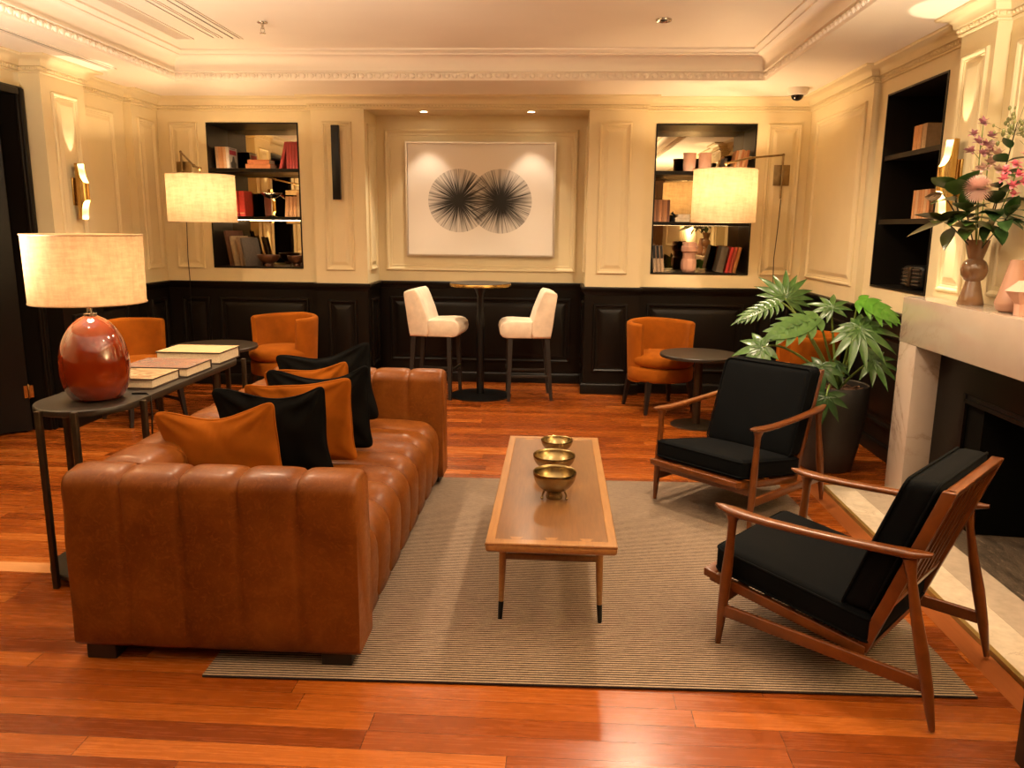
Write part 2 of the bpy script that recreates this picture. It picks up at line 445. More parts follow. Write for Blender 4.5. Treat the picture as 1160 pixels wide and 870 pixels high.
def panel(mb, p, q, u0, u1, v0, v1, prof, mi=0):
    P, d, n, L = seg_frame(p, q); mb.mi = mi
    rings = []
    k = min(1, min(u1-u0, v1-v0)*.42/prof[-1][0])
    for ins, h in prof:
        ins *= k
        rings.append([P+d*u+Vector((0, 0, v))+n*h for u, v in ((u0+ins, v0+ins), (u1-ins, v0+ins), (u1-ins, v1-ins), (u0+ins, v1-ins))])
    o = MB(); o.mi = mi; o.loft(rings, True, False)
    o.add(rings[-1], [(0, 1, 2, 3)]); mb.merge(o)
PZ = (1.103, 2.405); DZ = (.207, .835)
def mitre_path(path, closed=False):
    P = [Vector((*p, 0)) for p in path]; N = len(P); out = []
    for i in range(N):
        a = P[i]-P[i-1] if (i > 0 or closed) else None; b = P[(i+1) % N]-P[i] if (i < N-1 or closed) else None
        na = Vector((a.y, -a.x, 0)).normalized() if a else None; nb = Vector((b.y, -b.x, 0)).normalized() if b else None
        if na is None: m = nb
        elif nb is None: m = na
        else:
            m = (na+nb); m = m/max(1e-6, m.dot(na))
        out.append((P[i], m))
    return out
def sweep(mb, path, prof, closed=False):
    o = MB(); o.mi = mb.mi
    rings = [[p+m*d+Vector((0, 0, z)) for d, z in prof] for p, m in mitre_path(path, closed)]
    o.loft(rings, False, False, closed); mb.merge(o)
def beads(mb, path, d, z, step, shape, closed=False):
    P = mitre_path(path, closed); n = len(P)
    for i in range(n if closed else n-1):
        p = P[i][0]+P[i][1]*d; q = P[(i+1) % n][0]+P[(i+1) % n][1]*d
        L = (q-p).length
        if L < step*.8: continue
        dr = (q-p)/L; k = int(L/step); nr = Vector((dr.y, -dr.x, 0))
        for j in range(k):
            c = p+dr*((j+.5)*L/k); c.z = z
            shape(mb, c, dr, nr, L/k)
def egg(mb, c, dr, nr, st):
    o = MB(); o.mi = mb.mi
    a = st*.33
    for k, (rr, hh) in enumerate(((1, 0), (.8, .55), (.45, .85))): pass
    rings = [[c+dr*(a*s*math.cos(t))+Vector((0, 0, .020*s*math.sin(t)))+nr*h for t in [2*PI*i/8 for i in range(8)]] for s, h in ((1, -.002), (.85, .009), (.5, .014))]
    o.loft(rings, True, False); o.add(rings[-1], [tuple(range(8))])
    b = c+dr*(st*.5)
    q = [b+dr*x+Vector((0, 0, z))+nr*h for x, z, h in ((-.004, -.02, 0), (.004, -.02, 0), (.006, .02, 0), (-.006, .02, 0), (0, 0, .012))]
    o.add(q, [(0, 1, 4), (1, 2, 4), (2, 3, 4), (3, 0, 4)]); mb.merge(o)
def dent(mb, c, dr, nr, st):
    a = st*.30
    q = [c+dr*x+Vector((0, 0, z))+nr*h for x, z, h in ((-a, -.008, -.004), (a, -.008, -.004), (a, .009, -.004), (-a, .009, -.004), (-a*.8, -.006, .007), (a*.8, -.006, .007), (a*.8, .006, .009), (-a*.8, .006, .009))]
    mb.add(q, [(4, 5, 6, 7), (0, 1, 5, 4), (1, 2, 6, 5), (2, 3, 7, 6), (3, 0, 4, 7)])

# walls
w = MB()
wall_seg(w, LEFT[0], LEFT[1], [(DOOR[0]+1.5, DOOR[1]+1.5, 0, DOOR[3])])
for i in range(1, 7): wall_seg(w, LEFT[i], LEFT[i+1])
def lp(i, a, b, prof=PROF_NARROW, z=PZ, mi=0): panel(w, LEFT[i], LEFT[i+1], a, b, *z, prof, mi)
lp(2, .105, .405); lp(2, .105, .405, PROF_DARK, DZ, 1)
lp(4, .10, .63); lp(4, .10, .63, PROF_DARK, DZ, 1)
lp(6, .085, .37); lp(6, .085, .37, PROF_DARK, DZ, 1)
for k in range(5): lp(0, .12+k*1.15, 1.12+k*1.15); lp(0, .12+k*1.15, 1.12+k*1.15, PROF_DARK, DZ, 1)
# corridor behind the open door
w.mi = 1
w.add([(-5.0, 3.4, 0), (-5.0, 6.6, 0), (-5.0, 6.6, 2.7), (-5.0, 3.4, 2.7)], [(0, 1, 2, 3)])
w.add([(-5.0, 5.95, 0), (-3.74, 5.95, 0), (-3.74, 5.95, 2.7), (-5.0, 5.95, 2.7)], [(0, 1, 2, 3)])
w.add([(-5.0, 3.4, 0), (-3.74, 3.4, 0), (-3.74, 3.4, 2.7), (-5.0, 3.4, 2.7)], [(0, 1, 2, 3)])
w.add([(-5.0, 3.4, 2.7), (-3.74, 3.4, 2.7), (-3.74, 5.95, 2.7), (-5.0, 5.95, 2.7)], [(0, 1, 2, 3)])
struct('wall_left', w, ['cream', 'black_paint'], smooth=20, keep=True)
w = MB()
for i in range(len(BACK)-1):
    h = []
    if i == 0: c = CASES['L']; h = [(c[0]+3.66, c[1]+3.66, c[2], c[3])]
    if i == 8: c = CASES['R']; h = [(c[0]-.735, c[1]-.735, c[2], c[3])]
    wall_seg(w, BACK[i], BACK[i+1], h, ZS if i not in (3, 4, 5) else 2.52)
def bp(i, a, b, prof=PROF_NARROW, z=PZ, mi=0):
    x0 = BACK[i][0]; panel(w, BACK[i], BACK[i+1], a-x0, b-x0, *z, prof, mi)
bp(0, -3.555, -3.292); bp(0, -3.536, -3.271, PROF_DARK, DZ, 1); bp(0, -3.175, -2.322, PROF_DARK, DZ, 1)
bp(2, -2.119, -1.852); bp(2, -2.112, -1.846, PROF_DARK, DZ, 1)
bp(4, -1.662, .163, PROF_WIDE, (1.086, 2.40)); bp(4, -1.632, .127, PROF_DARK, DZ, 1)
bp(6, .337, .615); bp(6, .325, .635, PROF_DARK, DZ, 1)
bp(8, 1.80, 2.09); bp(8, .814, 1.688, PROF_DARK, DZ, 1); bp(8, 1.80, 2.09, PROF_DARK, DZ, 1)
for s in (3, 5):
    panel(w, BACK[s], BACK[s+1], .10, .37, *PZ, PROF_NARROW, 0); panel(w, BACK[s], BACK[s+1], .10, .37, *DZ, PROF_DARK, 1)
# recess head
w.mi = 0
w.add([(-1.738, 7.18, 2.52), (.245, 7.18, 2.52), (.245, 7.65, 2.52), (-1.738, 7.65, 2.52)], [(0, 1, 2, 3)])
w.add([(-1.738, 7.18, 2.52), (.245, 7.18, 2.52), (.245, 7.18, 2.62), (-1.738, 7.18, 2.62)], [(0, 1, 2, 3)])
struct('wall_back', w, ['cream', 'black_paint'], smooth=20, keep=True)
w = MB()
for i in range(len(RIGHT)-1):
    h = [(5.89-CASES['S'][1], 5.89-CASES['S'][0], CASES['S'][2], CASES['S'][3])] if i == 2 else []
    if i == 6: h = [(4.21-3.90, 4.21-3.0, 0, .70)]
    wall_seg(w, RIGHT[i], RIGHT[i+1], h)
def rp(i, a, b, prof=PROF_NARROW, z=PZ, mi=0):
    y0 = RIGHT[i][1]; panel(w, RIGHT[i], RIGHT[i+1], y0-a, y0-b, *z, prof, mi)
rp(0, 7.06, 5.985); rp(0, 7.06, 5.985, PROF_DARK, DZ, 1)
rp(2, 5.75, 4.895, PROF_DARK, DZ, 1)
rp(4, 4.515, 4.255, z=(1.185, 2.405))
rp(6, 4.12, 2.9, PROF_WIDE, (1.185, 2.405))
rp(6, 2.7, 1.2, PROF_WIDE, (1.185, 2.405)); rp(6, 1.0, -.8, PROF_WIDE, (1.185, 2.405))
struct('wall_right', w, ['cream', 'black_paint'], smooth=20, keep=True)
w = MB(); wall_seg(w, *FRONT)
for k in range(4): panel(w, *FRONT, .15+k*1.45, 1.4+k*1.45, *PZ, PROF_WIDE, 0); panel(w, *FRONT, .15+k*1.45, 1.4+k*1.45, *DZ, PROF_DARK, 1)
struct('wall_front', w, ['walnut', 'black_paint'], smooth=20, keep=True)

# floor, ceiling
f = MB(); f.box(-5.0, 1.498, -1.5, 7.7, -.05, 0); f.box(1.592, 2.3, -1.5, 2.40, -.05, 0); f.box(1.592, 2.3, 4.60, 7.7, -.05, 0)
f.mi = 1; f.box(1.499, 1.591, -1.5, 7.7, -.05, 0)
struct('floor', f, ['planks', 'plank_red'], smooth=0)
TR = (-3.048, 1.535, .3, 6.382)
c = MB()
for x0, x1, y0, y1 in ((-3.8, TR[0], -1.5, 7.7), (TR[1], 2.6, -1.5, 7.7), (TR[0], TR[1], TR[3], 7.2), (TR[0], TR[1], -1.5, TR[2])):
    c.add([(x0, y0, ZS), (x1, y0, ZS), (x1, y1, ZS), (x0, y1, ZS)], [(0, 3, 2, 1)])
c.add([(TR[0], TR[2], ZC), (TR[1], TR[2], ZC), (TR[1], TR[3], ZC), (TR[0], TR[3], ZC)], [(0, 3, 2, 1)])
tp = [(TR[0], TR[2]), (TR[0], TR[3]), (TR[1], TR[3]), (TR[1], TR[2])]
sweep(c, tp, [(0, ZS), (0, ZC)], True)
struct('ceiling', c, ['ceiling'], smooth=0, keep=True)
t1 = MB()
cove = [(-.03, ZS), (-.03, ZS-.008), (.004, ZS-.010), (.010, ZS), (.010, ZS+.045), (.026, ZS+.050), (.026, ZS+.058), (.016, ZS+.062)]
cove += [(.016+.075*(1-math.cos(PI/2*k/6)), ZS+.062+.095*math.sin(PI/2*k/6)) for k in range(1, 7)]
cove += [(.100, ZS+.160), (.100, ZS+.168), (.118, ZS+.180), (.135, ZS+.186), (.135, ZC)]
sweep(t1, tp, cove, True)
beads(t1, tp, .010, ZS+.023, .066, egg, True)
struct('trim_1', t1, ['ceiling'], smooth=35, keep=True)
t2 = MB()
CR = LEFT[:-1] + [BACK[0], BACK[1], BACK[2], BACK[7], BACK[8]] + RIGHT
crown = [(0, 2.508), (.012, 2.510), (.016, 2.518), (.010, 2.524), (.018, 2.528), (.020, 2.548), (.034, 2.552), (.036, 2.560)]
crown += [(.036+.055*(1-math.cos(PI/2*k/5)), 2.560+.042*math.sin(PI/2*k/5)) for k in range(1, 6)]
crown += [(.100, 2.604), (.106, 2.612), (.106, ZS)]
sweep(t2, CR, crown)
beads(t2, CR, .020, 2.537, .030, dent)
struct('trim_2', t2, ['cream'], smooth=35, keep=True)
def rail_paths():
    return [[(-3.73, -1.5), (-3.73, DOOR[0]-.1)], LEFT[1:-1]+BACK+RIGHT[1:4]+[(2.10, 4.56)], [(2.17, 2.43), (2.17, -1.5)], FRONT]
RP = [[(-3.73, -1.5), (-3.73, DOOR[0]-.09)], [(-3.65, 5.51)] + LEFT[2:-1] + BACK + RIGHT[1:5], [(2.17, 2.40), (2.17, -1.5)], FRONT]
t3 = MB()
for p in RP: sweep(t3, p, [(0, .915), (.006, .918), (.010, .935), (.022, .950), (.028, .955), (.030, .975), (.024, .984), (0, .986)])
struct('trim_3', t3, ['black_paint'], smooth=35, keep=True)
for nm, p in (('baseboard_left', [RP[0]]), ('baseboard_back', [RP[1]]), ('baseboard_right', [RP[2]]), ('baseboard_front', [RP[3]])):
    b = MB()
    for q in p: sweep(b, q, [(0, 0), (.020, 0), (.020, .080), (.016, .092), (.008, .100), (0, .102)])
    struct(nm, b, ['black_paint'], smooth=35, keep=True)
b = MB(); b.box(-3.72, -1.70, 3.092, 3.188, 0, .003)
struct('trim_4', b, ['plank_pale'], smooth=0)
# door on the left wall, standing open into the dark corridor
a = MB(); y0, y1, z0, z1 = DOOR
for q in ((y1-.002, y1+.066, 0, z1+.055), (y0-.066, y0+.002, 0, z1+.055), (y0, y1, z1-.004, z1+.055)):
    a.rbox(-3.735, -3.705, q[0], q[1], q[2], q[3], .008); a.rbox(-3.735, -3.690, q[0]+.012, q[1]-.012 if q[1]-q[0] < .5 else q[1], q[2], q[3]-.012, .006)
a.box(-3.90, -3.73, y1, y1+.03, 0, z1); a.box(-3.90, -3.73, y0-.03, y0, 0, z1); a.box(-3.90, -3.73, y0, y1, z1, z1+.03)
struct('trim_5', a, ['black_paint'], smooth=30)
d = MB(); d.rbox(0, .88, -.022, .022, .012, 2.34, .004)
for (zz0, zz1) in ((.2, .95), (1.1, 2.15)):
    panel(d, (0.0, -.022), (.88, -.022), .13, .75, zz0, zz1, PROF_NARROW)
dl = struct('door_1', d, ['black_paint'], smooth=25)
dl.location = (-3.83, 5.40, 0); dl.rotation_euler = (0, 0, math.radians(222))
for zz in (.30,):
    h = MB(); h.lathe([(.0065, -.05), (.0065, .05), (.004, .056)], 10, (0, .03, zz)); h.box(0, .03, .0225, .0255, zz-.045, zz+.045); h.box(-.03, 0, .0225, .0255, zz-.045, zz+.045)
    make('hinge', h, 'brass', dl)

# ------------------------------------------------------------------ fireplace
FP = thing('fireplace', 'white marble fireplace with black insert on the right wall', 'fireplace', (1.95, 3.5, 0))
def fp(name, mb, mat, **kw):
    for v in mb.bm.verts: v.co -= Vector((1.95, 3.5, 0))
    return make(name, mb, mat, FP, **kw)
HT = .018
m = MB(); m.rbox(1.935, 2.095, 2.44, 4.545, .895, 1.146, .004, 1); m.box(2.095, 2.168, 2.44, 4.205, .99, 1.146)
fp('mantel_shelf', m, 'marble', smooth=30)
for y0_, y1_ in ((4.333, 4.545), (2.44, 2.652)):
    m = MB(); m.rbox(1.938, 2.097, y0_, y1_, HT, .896, .004, 1); fp('jamb', m, 'marble', smooth=30)
m = MB()
for q in ((4.05, 4.332, HT, .893), (2.653, 2.90, HT, .893), (2.90, 4.05, .70, .893)): m.box(2.075, 2.098, *q)
for r_, x_ in ((.0, 2.070), (.022, 2.064)):
    m.box(x_, 2.08, 4.03-r_, 4.05-r_+.002, HT, .70); m.box(x_, 2.08, 2.90+r_, 2.92+r_, HT, .70); m.box(x_, 2.08, 2.90+r_, 4.05-r_, .68-r_, .70-r_)
fp('insert', m, 'insert', smooth=0)
m = MB()
A, B = 3.86, 3.04
m.add([(2.09, A, HT), (2.50, A-.05, HT), (2.50, A-.05, .9), (2.09, A, .9)], [(0, 1, 2, 3)])
m.add([(2.09, B, HT), (2.50, B+.05, HT), (2.50, B+.05, .9), (2.09, B, .9)], [(0, 1, 2, 3)])
m.add([(2.50, B+.05, HT), (2.50, A-.05, HT), (2.50, A-.05, .9), (2.50, B+.05, .9)], [(0, 1, 2, 3)])
m.add([(2.09, B, .7), (2.50, B, .68), (2.50, A, .68), (2.09, A, .7)], [(0, 1, 2, 3)])
m.box(2.085, 2.10, A, 4.05, HT, .70); m.box(2.085, 2.10, 2.90, B, HT, .70); m.box(2.072, 2.10, A-.02, A, .10, .125); m.box(2.072, 2.085, A, 4.03, .10, .118)
fp('firebox', m, 'firebox', smooth=0)
m = MB(); m.box(1.612, 1.765, 2.42, 4.588, -.04, HT); m.mi = 1; m.box(1.766, 1.935, 2.42, 4.588, -.04, HT); m.box(1.935, 2.09, 4.30, 4.588, -.04, HT); m.box(1.935, 2.09, 2.42, 2.66, -.04, HT)
fp('hearth_slab', m, ['hearth_stone', 'hearth_stone2'], smooth=0)
m = MB(); m.box(1.935, 2.50, 2.66, 4.30, -.04, HT-.002)
fp('firebox_floor', m, 'slate', smooth=0)
m = MB(); m.box(1.592, 1.612, 2.41, 4.598, -.04, HT+.001); m.box(1.612, 2.09, 4.588, 4.598, -.04, HT+.001)
fp('brass_edge', m, 'edge_brass', smooth=0)

# ------------------------------------------------------------------ built-in bookcases
def bookcase(label, loc, rotz, W, z0, z1, depth, shelves, mirror, leds, group):
    """local: x along the width, y into the wall, z up from the niche bottom"""
    t = thing('bookcase', label, 'bookcase', (loc[0], loc[1], z0), rotz, group); H = z1-z0; e = .012
    m = MB(); m.box(0, e, -.006, depth, 0, H); m.box(W-e, W, -.006, depth, 0, H); m.box(e, W-e, -.006, depth, 0, e); m.box(e, W-e, -.006, depth, H-e, H)
    m.box(0, W, depth, depth+.012, 0, H)
    make('casing', m, 'case_black', t, smooth=0)
    if mirror:
        m = MB(); m.box(e, W-e, depth-.005, depth-.001, e, H-e); make('mirror_back', m, 'mirror', t, smooth=0)
    for k, zz in enumerate([z0+e]+list(shelves)):
        sh = t
        if k:
            m = MB(); m.rbox(e, W-e, .012, depth-.006, zz-z0-.020, zz-z0, .002, 1); m.rbox(e, W-e, .006, .014, zz-z0-.026, zz-z0+.006, .001, 1); sh = make('shelf', m, 'case_black', t, smooth=0)
            m = MB(); m.box(e+.01, W-e-.01, .018, .026, zz-z0+.0005, zz-z0+.0035); make('light_strip', m, leds[k], sh, smooth=0)
    m = MB(); m.box(e+.01, W-e-.01, .016, .026, shelves[1]-z0-(.0285 if leds[3] else .0225), shelves[1]-z0-.0205); make('light_strip', m, 'led' if leds[3] else leds[0], t, smooth=0)
    return t
SHZ = (2.003, 1.574)
bookcase('black built-in bookcase behind the left wall lamp, backed with mirror', (CASES['L'][0], 7.27), 0, CASES['L'][1]-CASES['L'][0], CASES['L'][2], CASES['L'][3], .45, SHZ, True, ('led_soft', 'led', 'led', True), 'mirrored bookcases in the back wall')
bookcase('black built-in bookcase behind the right wall lamp, with pink vase on its lowest shelf', (CASES['R'][0], 7.27), 0, CASES['R'][1]-CASES['R'][0], CASES['R'][2], CASES['R'][3], .45, (2.003, 1.562), True, ('led_soft', 'led', 'led_soft', False), 'mirrored bookcases in the back wall')
bookcase('tall black open bookcase set in the cream wall beside the fireplace', (2.21, CASES['S'][1]), -PI/2, CASES['S'][1]-CASES['S'][0], CASES['S'][2], CASES['S'][3], .36, (2.0, 1.576), False, ('led_dim', 'led_dim', 'led_dim', False), None)

def book_mesh(t, h, d, col, page=True, band=None):
    """upright book: spine at -y, thickness along x from 0"""
    m = MB(); c = .0025
    m.box(0, c, 0, d, 0, h); m.box(t-c, t, 0, d, 0, h)
    sp = [(x, y) for x, y in ((0, .004), (t*.15, 0), (t*.5, -.002), (t*.85, 0), (t, .004), (t, .007), (0, .007))]
    m.prism(sp, 0, h)
    m.mi = 1; m.box(c, t-c, .007, d-.004, .003, h-.003)
    if band:
        m.mi = 2; m.box(t*.1, t*.9, -.0035, .0, h*band[0], h*band[1])
    return m
def book(label, x, y, z, t, h, d, col, lean=0, yaw=0, group=None, band=None, bandcol=None, flat=False):
    m = book_mesh(t, h, d, col, band=band); mats = [bookmat(col), 'pages']
    if band: mats.append(bookmat(bandcol))
    o = make('book', m, mats, smooth=30); tag(o, label, 'book', group)
    if flat:       # lying flat, spine towards the room
        o.rotation_euler = (0, PI/2, yaw); o.location = (x, y, z+t)
    else:
        o.rotation_euler = (0, lean, yaw); o.location = (x, y, z)
        if lean > 0: o.location.z = z + t*math.sin(lean)
    return o
TAN, ORG, RED, BRN, CRM = (.52, .30, .14), (.55, .19, .06), (.42, .028, .018), (.16, .075, .035), (.62, .50, .36)
YS = 7.36
# left case, top shelf
x = -3.172
for i, (tt, cc, hh, nm) in enumerate(((.026, (.50, .30, .17), .203, 'leftmost'), (.024, (.56, .27, .11), .203, 'second from the left'), (.022, (.50, .22, .08), .202, 'third from the left'), (.024, (.60, .36, .2), .202, 'fourth from the left'))):
    book('tan upright book, %s of the row on the top left shelf' % nm, x, YS, 2.003, tt, hh, .2, cc, -.03, group='books on the top shelf of the left bookcase'); x += tt+.001
o = book('white paperback with a pink label at the end of the top left row', x, YS, 2.003, .026, .2, .2, (.66, .58, .5), -.03, group='books on the top shelf of the left bookcase')
m = MB(); m.box(.0262, .0272, .02, .17, .135, .175); make('cover_label', m, bookmat((.50, .03, .06)), o, smooth=0)
m = MB(); m.box(.0262, .027, .03, .15, .185, .19); m.prism([(.04, .02), (.15, .02), (.16, .06), (.13, .08), (.12, .12), (.09, .125), (.07, .08), (.03, .06)], 0, .0008, Matrix(((0, 0, 1, .0262), (1, 0, 0, 0), (0, 1, 0, 0), (0, 0, 0, 1)))); make('cover_print', m, bookmat((.10, .085, .075)), o, smooth=0)
book('wide orange book lying flat, bottom of the pair on the top left shelf', -2.905, 7.38, 2.003, .052, .235, .18, ORG, flat=True, group='books on the top shelf of the left bookcase')
book('smaller orange book lying flat on top of another on the top left shelf', -2.887, 7.385, 2.056, .038, .205, .16, (.55, .17, .055), flat=True, group='books on the top shelf of the left bookcase')
book('red book leaning right against the upright red books, top left shelf', -2.583, YS, 2.003, .024, .25, .19, (.36, .035, .03), .24, group='red books on the top left shelf')
x = -2.512
for i, nm in enumerate(('leftmost', 'second', 'third', 'rightmost')):
    book('dark red upright book, %s of the four on the top left shelf' % nm, x, YS, 2.003, .026, .25, .19, (.34+.04*(i % 2), .035, .03), 0, group='red books on the top left shelf'); x += .0275
# left case, middle shelf
x = -3.10
for i, nm in enumerate(('mostly hidden by the lamp shade', 'second of the three, partly behind the lamp shade', 'rightmost of the three, beside the silver compote')):
    book('thick bright red upright book, %s' % nm, x, YS, 1.574, .056, .238, .20, (.50, .030, .016), -.02, group='bright red books on the middle left shelf', band=(.14, .17), bandcol=(.60, .30, .12)); x += .0605
x = -2.548
for i, (hh, nm) in enumerate(((.19, 'leftmost'), (.19, 'second'), (.19, 'third'), (.222, 'tallest and rightmost'))):
    book('tan orange upright book, %s of the row ending the middle left shelf' % nm, x, YS, 1.574, .034, hh, .19, (.55, .28, .12) if i < 3 else (.60, .36, .17), .07 if i < 3 else .03, group='tan books on the middle left shelf'); x += .0372 if i < 2 else .040
# left case, bottom shelf
bz = CASES['L'][2]+.012
for i, (xx, hh, tt, cc, nm) in enumerate(((-3.100, .33, .030, (.10, .038, .018), 'tall reddish brown book, leftmost of the leaning books'), (-3.055, .28, .026, (.34, .24, .13), 'tan book leaning second from the left'), (-2.995, .27, .024, (.26, .16, .085), 'brown book leaning behind the grey one'), (-2.955, .265, .020, (.13, .105, .085), 'grey covered book leaning in front of the row'))):
    book(nm+' on the bottom left shelf', xx, 7.37, bz, tt, hh, .21, cc, -.2, -.42, group='leaning books on the bottom left shelf')
def bowl(prof_r, h, label, loc, mat, name='bowl', feet=3, group=None, cat='bowl', pedestal=.38):
    t = thing(name, label, cat, loc, group=group); fh = h*.22
    n = 10; pr = []
    for k in range(n+1):
        a = PI/2*k/n; pr.append((max(.001, prof_r*math.sin(a)**.9), fh+(h-fh)*(1-math.cos(a))))
    inn = [(max(.001, r-.004), z+.005) for r, z in pr[:-1]] + [(prof_r-.004, h)]
    m = MB(); m.lathe(pr+[(prof_r-.001, h+.002)]+inn[::-1], 40, caps=False); make('body', m, mat, t, smooth=50)
    m = MB(); m.lathe([(prof_r*pedestal, 0), (prof_r*pedestal*1.05, fh*.3), (prof_r*pedestal*.9, fh+.004)], 28); make('base_ring', m, mat, t)
    for k in range(feet):
        a = 2*PI*k/feet+PI/2; r = prof_r*.62; m = MB()
        m.tube([(r*.88*math.cos(a), r*.88*math.sin(a), fh*1.45), (r*math.cos(a), r*math.sin(a), fh*.9), (r*1.03*math.cos(a), r*1.03*math.sin(a), fh*.35)], [.0045, .0035, .004], 8)
        m.sphere((r*1.05*math.cos(a), r*1.05*math.sin(a), .0062), .0062, 10, 6); make('foot', m, mat, t)
    return t
bowl(.105, .105, 'brown footed bowl left of the pair on the bottom left shelf', (-2.745, 7.42, bz), 'bowl_wood', group='brown bowls on the bottom left shelf')
bowl(.088, .102, 'brown footed bowl at the right end of the bottom left shelf', (-2.472, 7.42, bz), 'bowl_wood', group='brown bowls on the bottom left shelf')
t = thing('compote', 'silver stemmed compote dish on the middle left shelf', 'dish', (-2.70, 7.45, 1.574))
m = MB(); m.lathe([(.048, 0), (.05, .006), (.03, .014), (.012, .022), (.009, .05), (.012, .07), (.010, .10), (.008, .15), (.012, .175)], 28); make('stem', m, 'compote', t)
m = MB(); m.lathe([(.012, .172), (.04, .178), (.072, .195), (.1, .222), (.101, .225), (.097, .224), (.07, .201), (.035, .184), (.001, .180)], 36); make('dish', m, 'compote', t)
# right case, top shelf
for xx, nm in ((1.156, 'left'), (1.292, 'right')):
    o = make('pink_cup', MB().lathe([(.044, 0), (.052, .004), (.056, .06), (.056, .15), (.058, .152), (.058, .170), (.053, .171), (.052, .02), (.001, .012)], 32), 'pink_clay', loc=(xx, 7.40, 2.003))
    tag(o, 'pale pink ceramic cup, %s one of the pair on the top right shelf' % nm, 'cup', 'pink cups on the top right shelf')
book('small dark book leaning behind the lamp arm on the top right shelf', 1.43, 7.38, 2.003, .03, .125, .15, (.035, .02, .014), .25, group='books on the top right shelf')
x = 1.535
for i, cc in enumerate(((.50, .22, .09), (.58, .40, .26), (.46, .18, .07), (.52, .26, .11), (.42, .16, .06))):
    book('thin %s book leaning right, %s in the row on the top right shelf' % (('orange', 'cream', 'orange', 'tan', 'rust')[i], ('first', 'second', 'third', 'fourth', 'last')[i]), x, YS, 2.003, .021, .19+.004*(i % 3), .17, cc, .14, group='books on the top right shelf'); x += .0235
x = .850
for i, cc in enumerate(((.34, .14, .06), (.22, .09, .04), (.45, .20, .085), (.28, .12, .05), (.40, .18, .075), (.14, .05, .025))):
    book('%s upright book, %s from the left on the middle right shelf' % (('rust', 'dark brown', 'tan', 'brown', 'light brown', 'burgundy')[i], ('first', 'second', 'third', 'fourth', 'fifth', 'sixth')[i]), x, YS, 1.562, .0235, .20, .17, cc, 0, group='brown books on the middle right shelf'); x += .0245
def lidbox(label, loc, w_, d_, h_, c1, c2):
    t = thing('box', label, 'box', loc, group='small boxes on the middle right shelf')
    make('body', MB().rbox(-w_/2, w_/2, -d_/2, d_/2, 0, h_*.62, .003), bookmat(c1), t); make('lid', MB().rbox(-w_/2-.003, w_/2+.003, -d_/2-.003, d_/2+.003, h_*.63, h_, .003), bookmat(c2), t)
lidbox('low cream box under another on the middle right shelf', (1.115, 7.41, 1.562), .13, .10, .046, (.60, .50, .36), (.55, .45, .33))
lidbox('small pale box stacked on a cream box, middle right shelf', (1.125, 7.41, 1.608), .11, .09, .030, (.62, .52, .40), (.58, .47, .34))
o = make('ornament', MB().tube([(0, 0, .012), (0, 0, .05), (.012, 0, .065), (-.01, 0, .085), (0, 0, .1)], [.012, .010, .013, .012, .003], 10).lathe([(.022, 0), (.022, .008), (.012, .014)], 14), 'metal_black', loc=(1.035, 7.42, 1.562)); tag(o, 'little black ornament beside the cream boxes on the middle right shelf', 'ornament')
# right case, bottom shelf
bz = CASES['R'][2]+.012
for i, nm in enumerate(('leftmost', 'middle', 'rightmost')):
    book('black and cream two-tone upright book, %s of the three' % nm, .874+.034*i, YS, bz, .030, .24, .17, (.50, .36, .24), -.10, group='two-tone books on the bottom right shelf', band=(.52, 1.0), bandcol=(.012, .010, .010))
pv = [(.050, 0), (.056, .005), (.070, .035), (.073, .085), (.067, .115), (.056, .125), (.056, .155), (.060, .180), (.074, .192), (.074, .232), (.066, .240), (.064, .272), (.058, .274), (.055, .24), (.05, .02), (.001, .015)]
o = make('sculptural_vase', MB().lathe(pv, 10), 'pink_clay', loc=(1.196, 7.40, bz), smooth=25); tag(o, 'pale pink stepped ceramic vase on the bottom right shelf', 'vase')
for i, (xx, tt, cc, nm) in enumerate(((1.438, .062, (.12, .10, .075), 'thick grey green'), (1.519, .028, (.50, .035, .030), 'bright red'), (1.553, .028, (.42, .07, .035), 'dull red'), (1.587, .028, (.48, .20, .055), 'orange tan'))):
    book('%s book leaning right on the bottom right shelf' % nm, xx, YS, bz, tt, .235, .17, cc, .2, group='leaning books on the bottom right shelf')
# side case by the fireplace (books face -x)
def sbook(label, y, z, t_, h_, d_, col, group):
    o = make('book', book_mesh(t_, h_, d_, col), [bookmat(col), 'pages'], smooth=30); o.location = (2.275, y, z); o.rotation_euler = (0, 0, -PI/2); return tag(o, label, 'book', group)
y = 5.45
for i, tt in enumerate((.06, .055, .07)):
    sbook('thick tan orange book, %s on the top shelf beside the fireplace' % ('farthest of three', 'middle of three', 'nearest of three')[i], y, 2.0, tt, .168, .22, (.52, .24, .085) if i < 2 else (.40, .24, .11), 'books on the top shelf beside the fireplace'); y -= tt+.001
y = 5.36
for i in range(6):
    sbook('tan orange upright book, %s from the far end on the middle shelf beside the fireplace' % ('first', 'second', 'third', 'fourth', 'fifth', 'sixth')[i], y, 1.576, .038, .186, .2, ((.52, .25, .10), (.56, .33, .17), (.48, .21, .08))[i % 3], 'books on the middle shelf beside the fireplace'); y -= .040
t = thing('ribbed_case', 'black ribbed case on the lowest shelf beside the fireplace', 'ornament', (2.32, 5.24, CASES['S'][2]+.012))
m = MB(); m.rbox(-.06, .20, -.14, .14, .008, .155, .03, 3); make('body', m, 'metal_black', t)
for k in range(5):
    m = MB(); m.rbox(-.066, -.055, -.132, .132, .03+k*.024, .040+k*.024, .003, 1); make('rib', m, simple('rib_gloss', (.03, .024, .02), .25) if k == 0 else bpy.data.materials['rib_gloss'], t)
m = MB(); m.rbox(-.074, -.055, -.022, .022, .02, .145, .004); make('clasp', m, 'bronze', t)

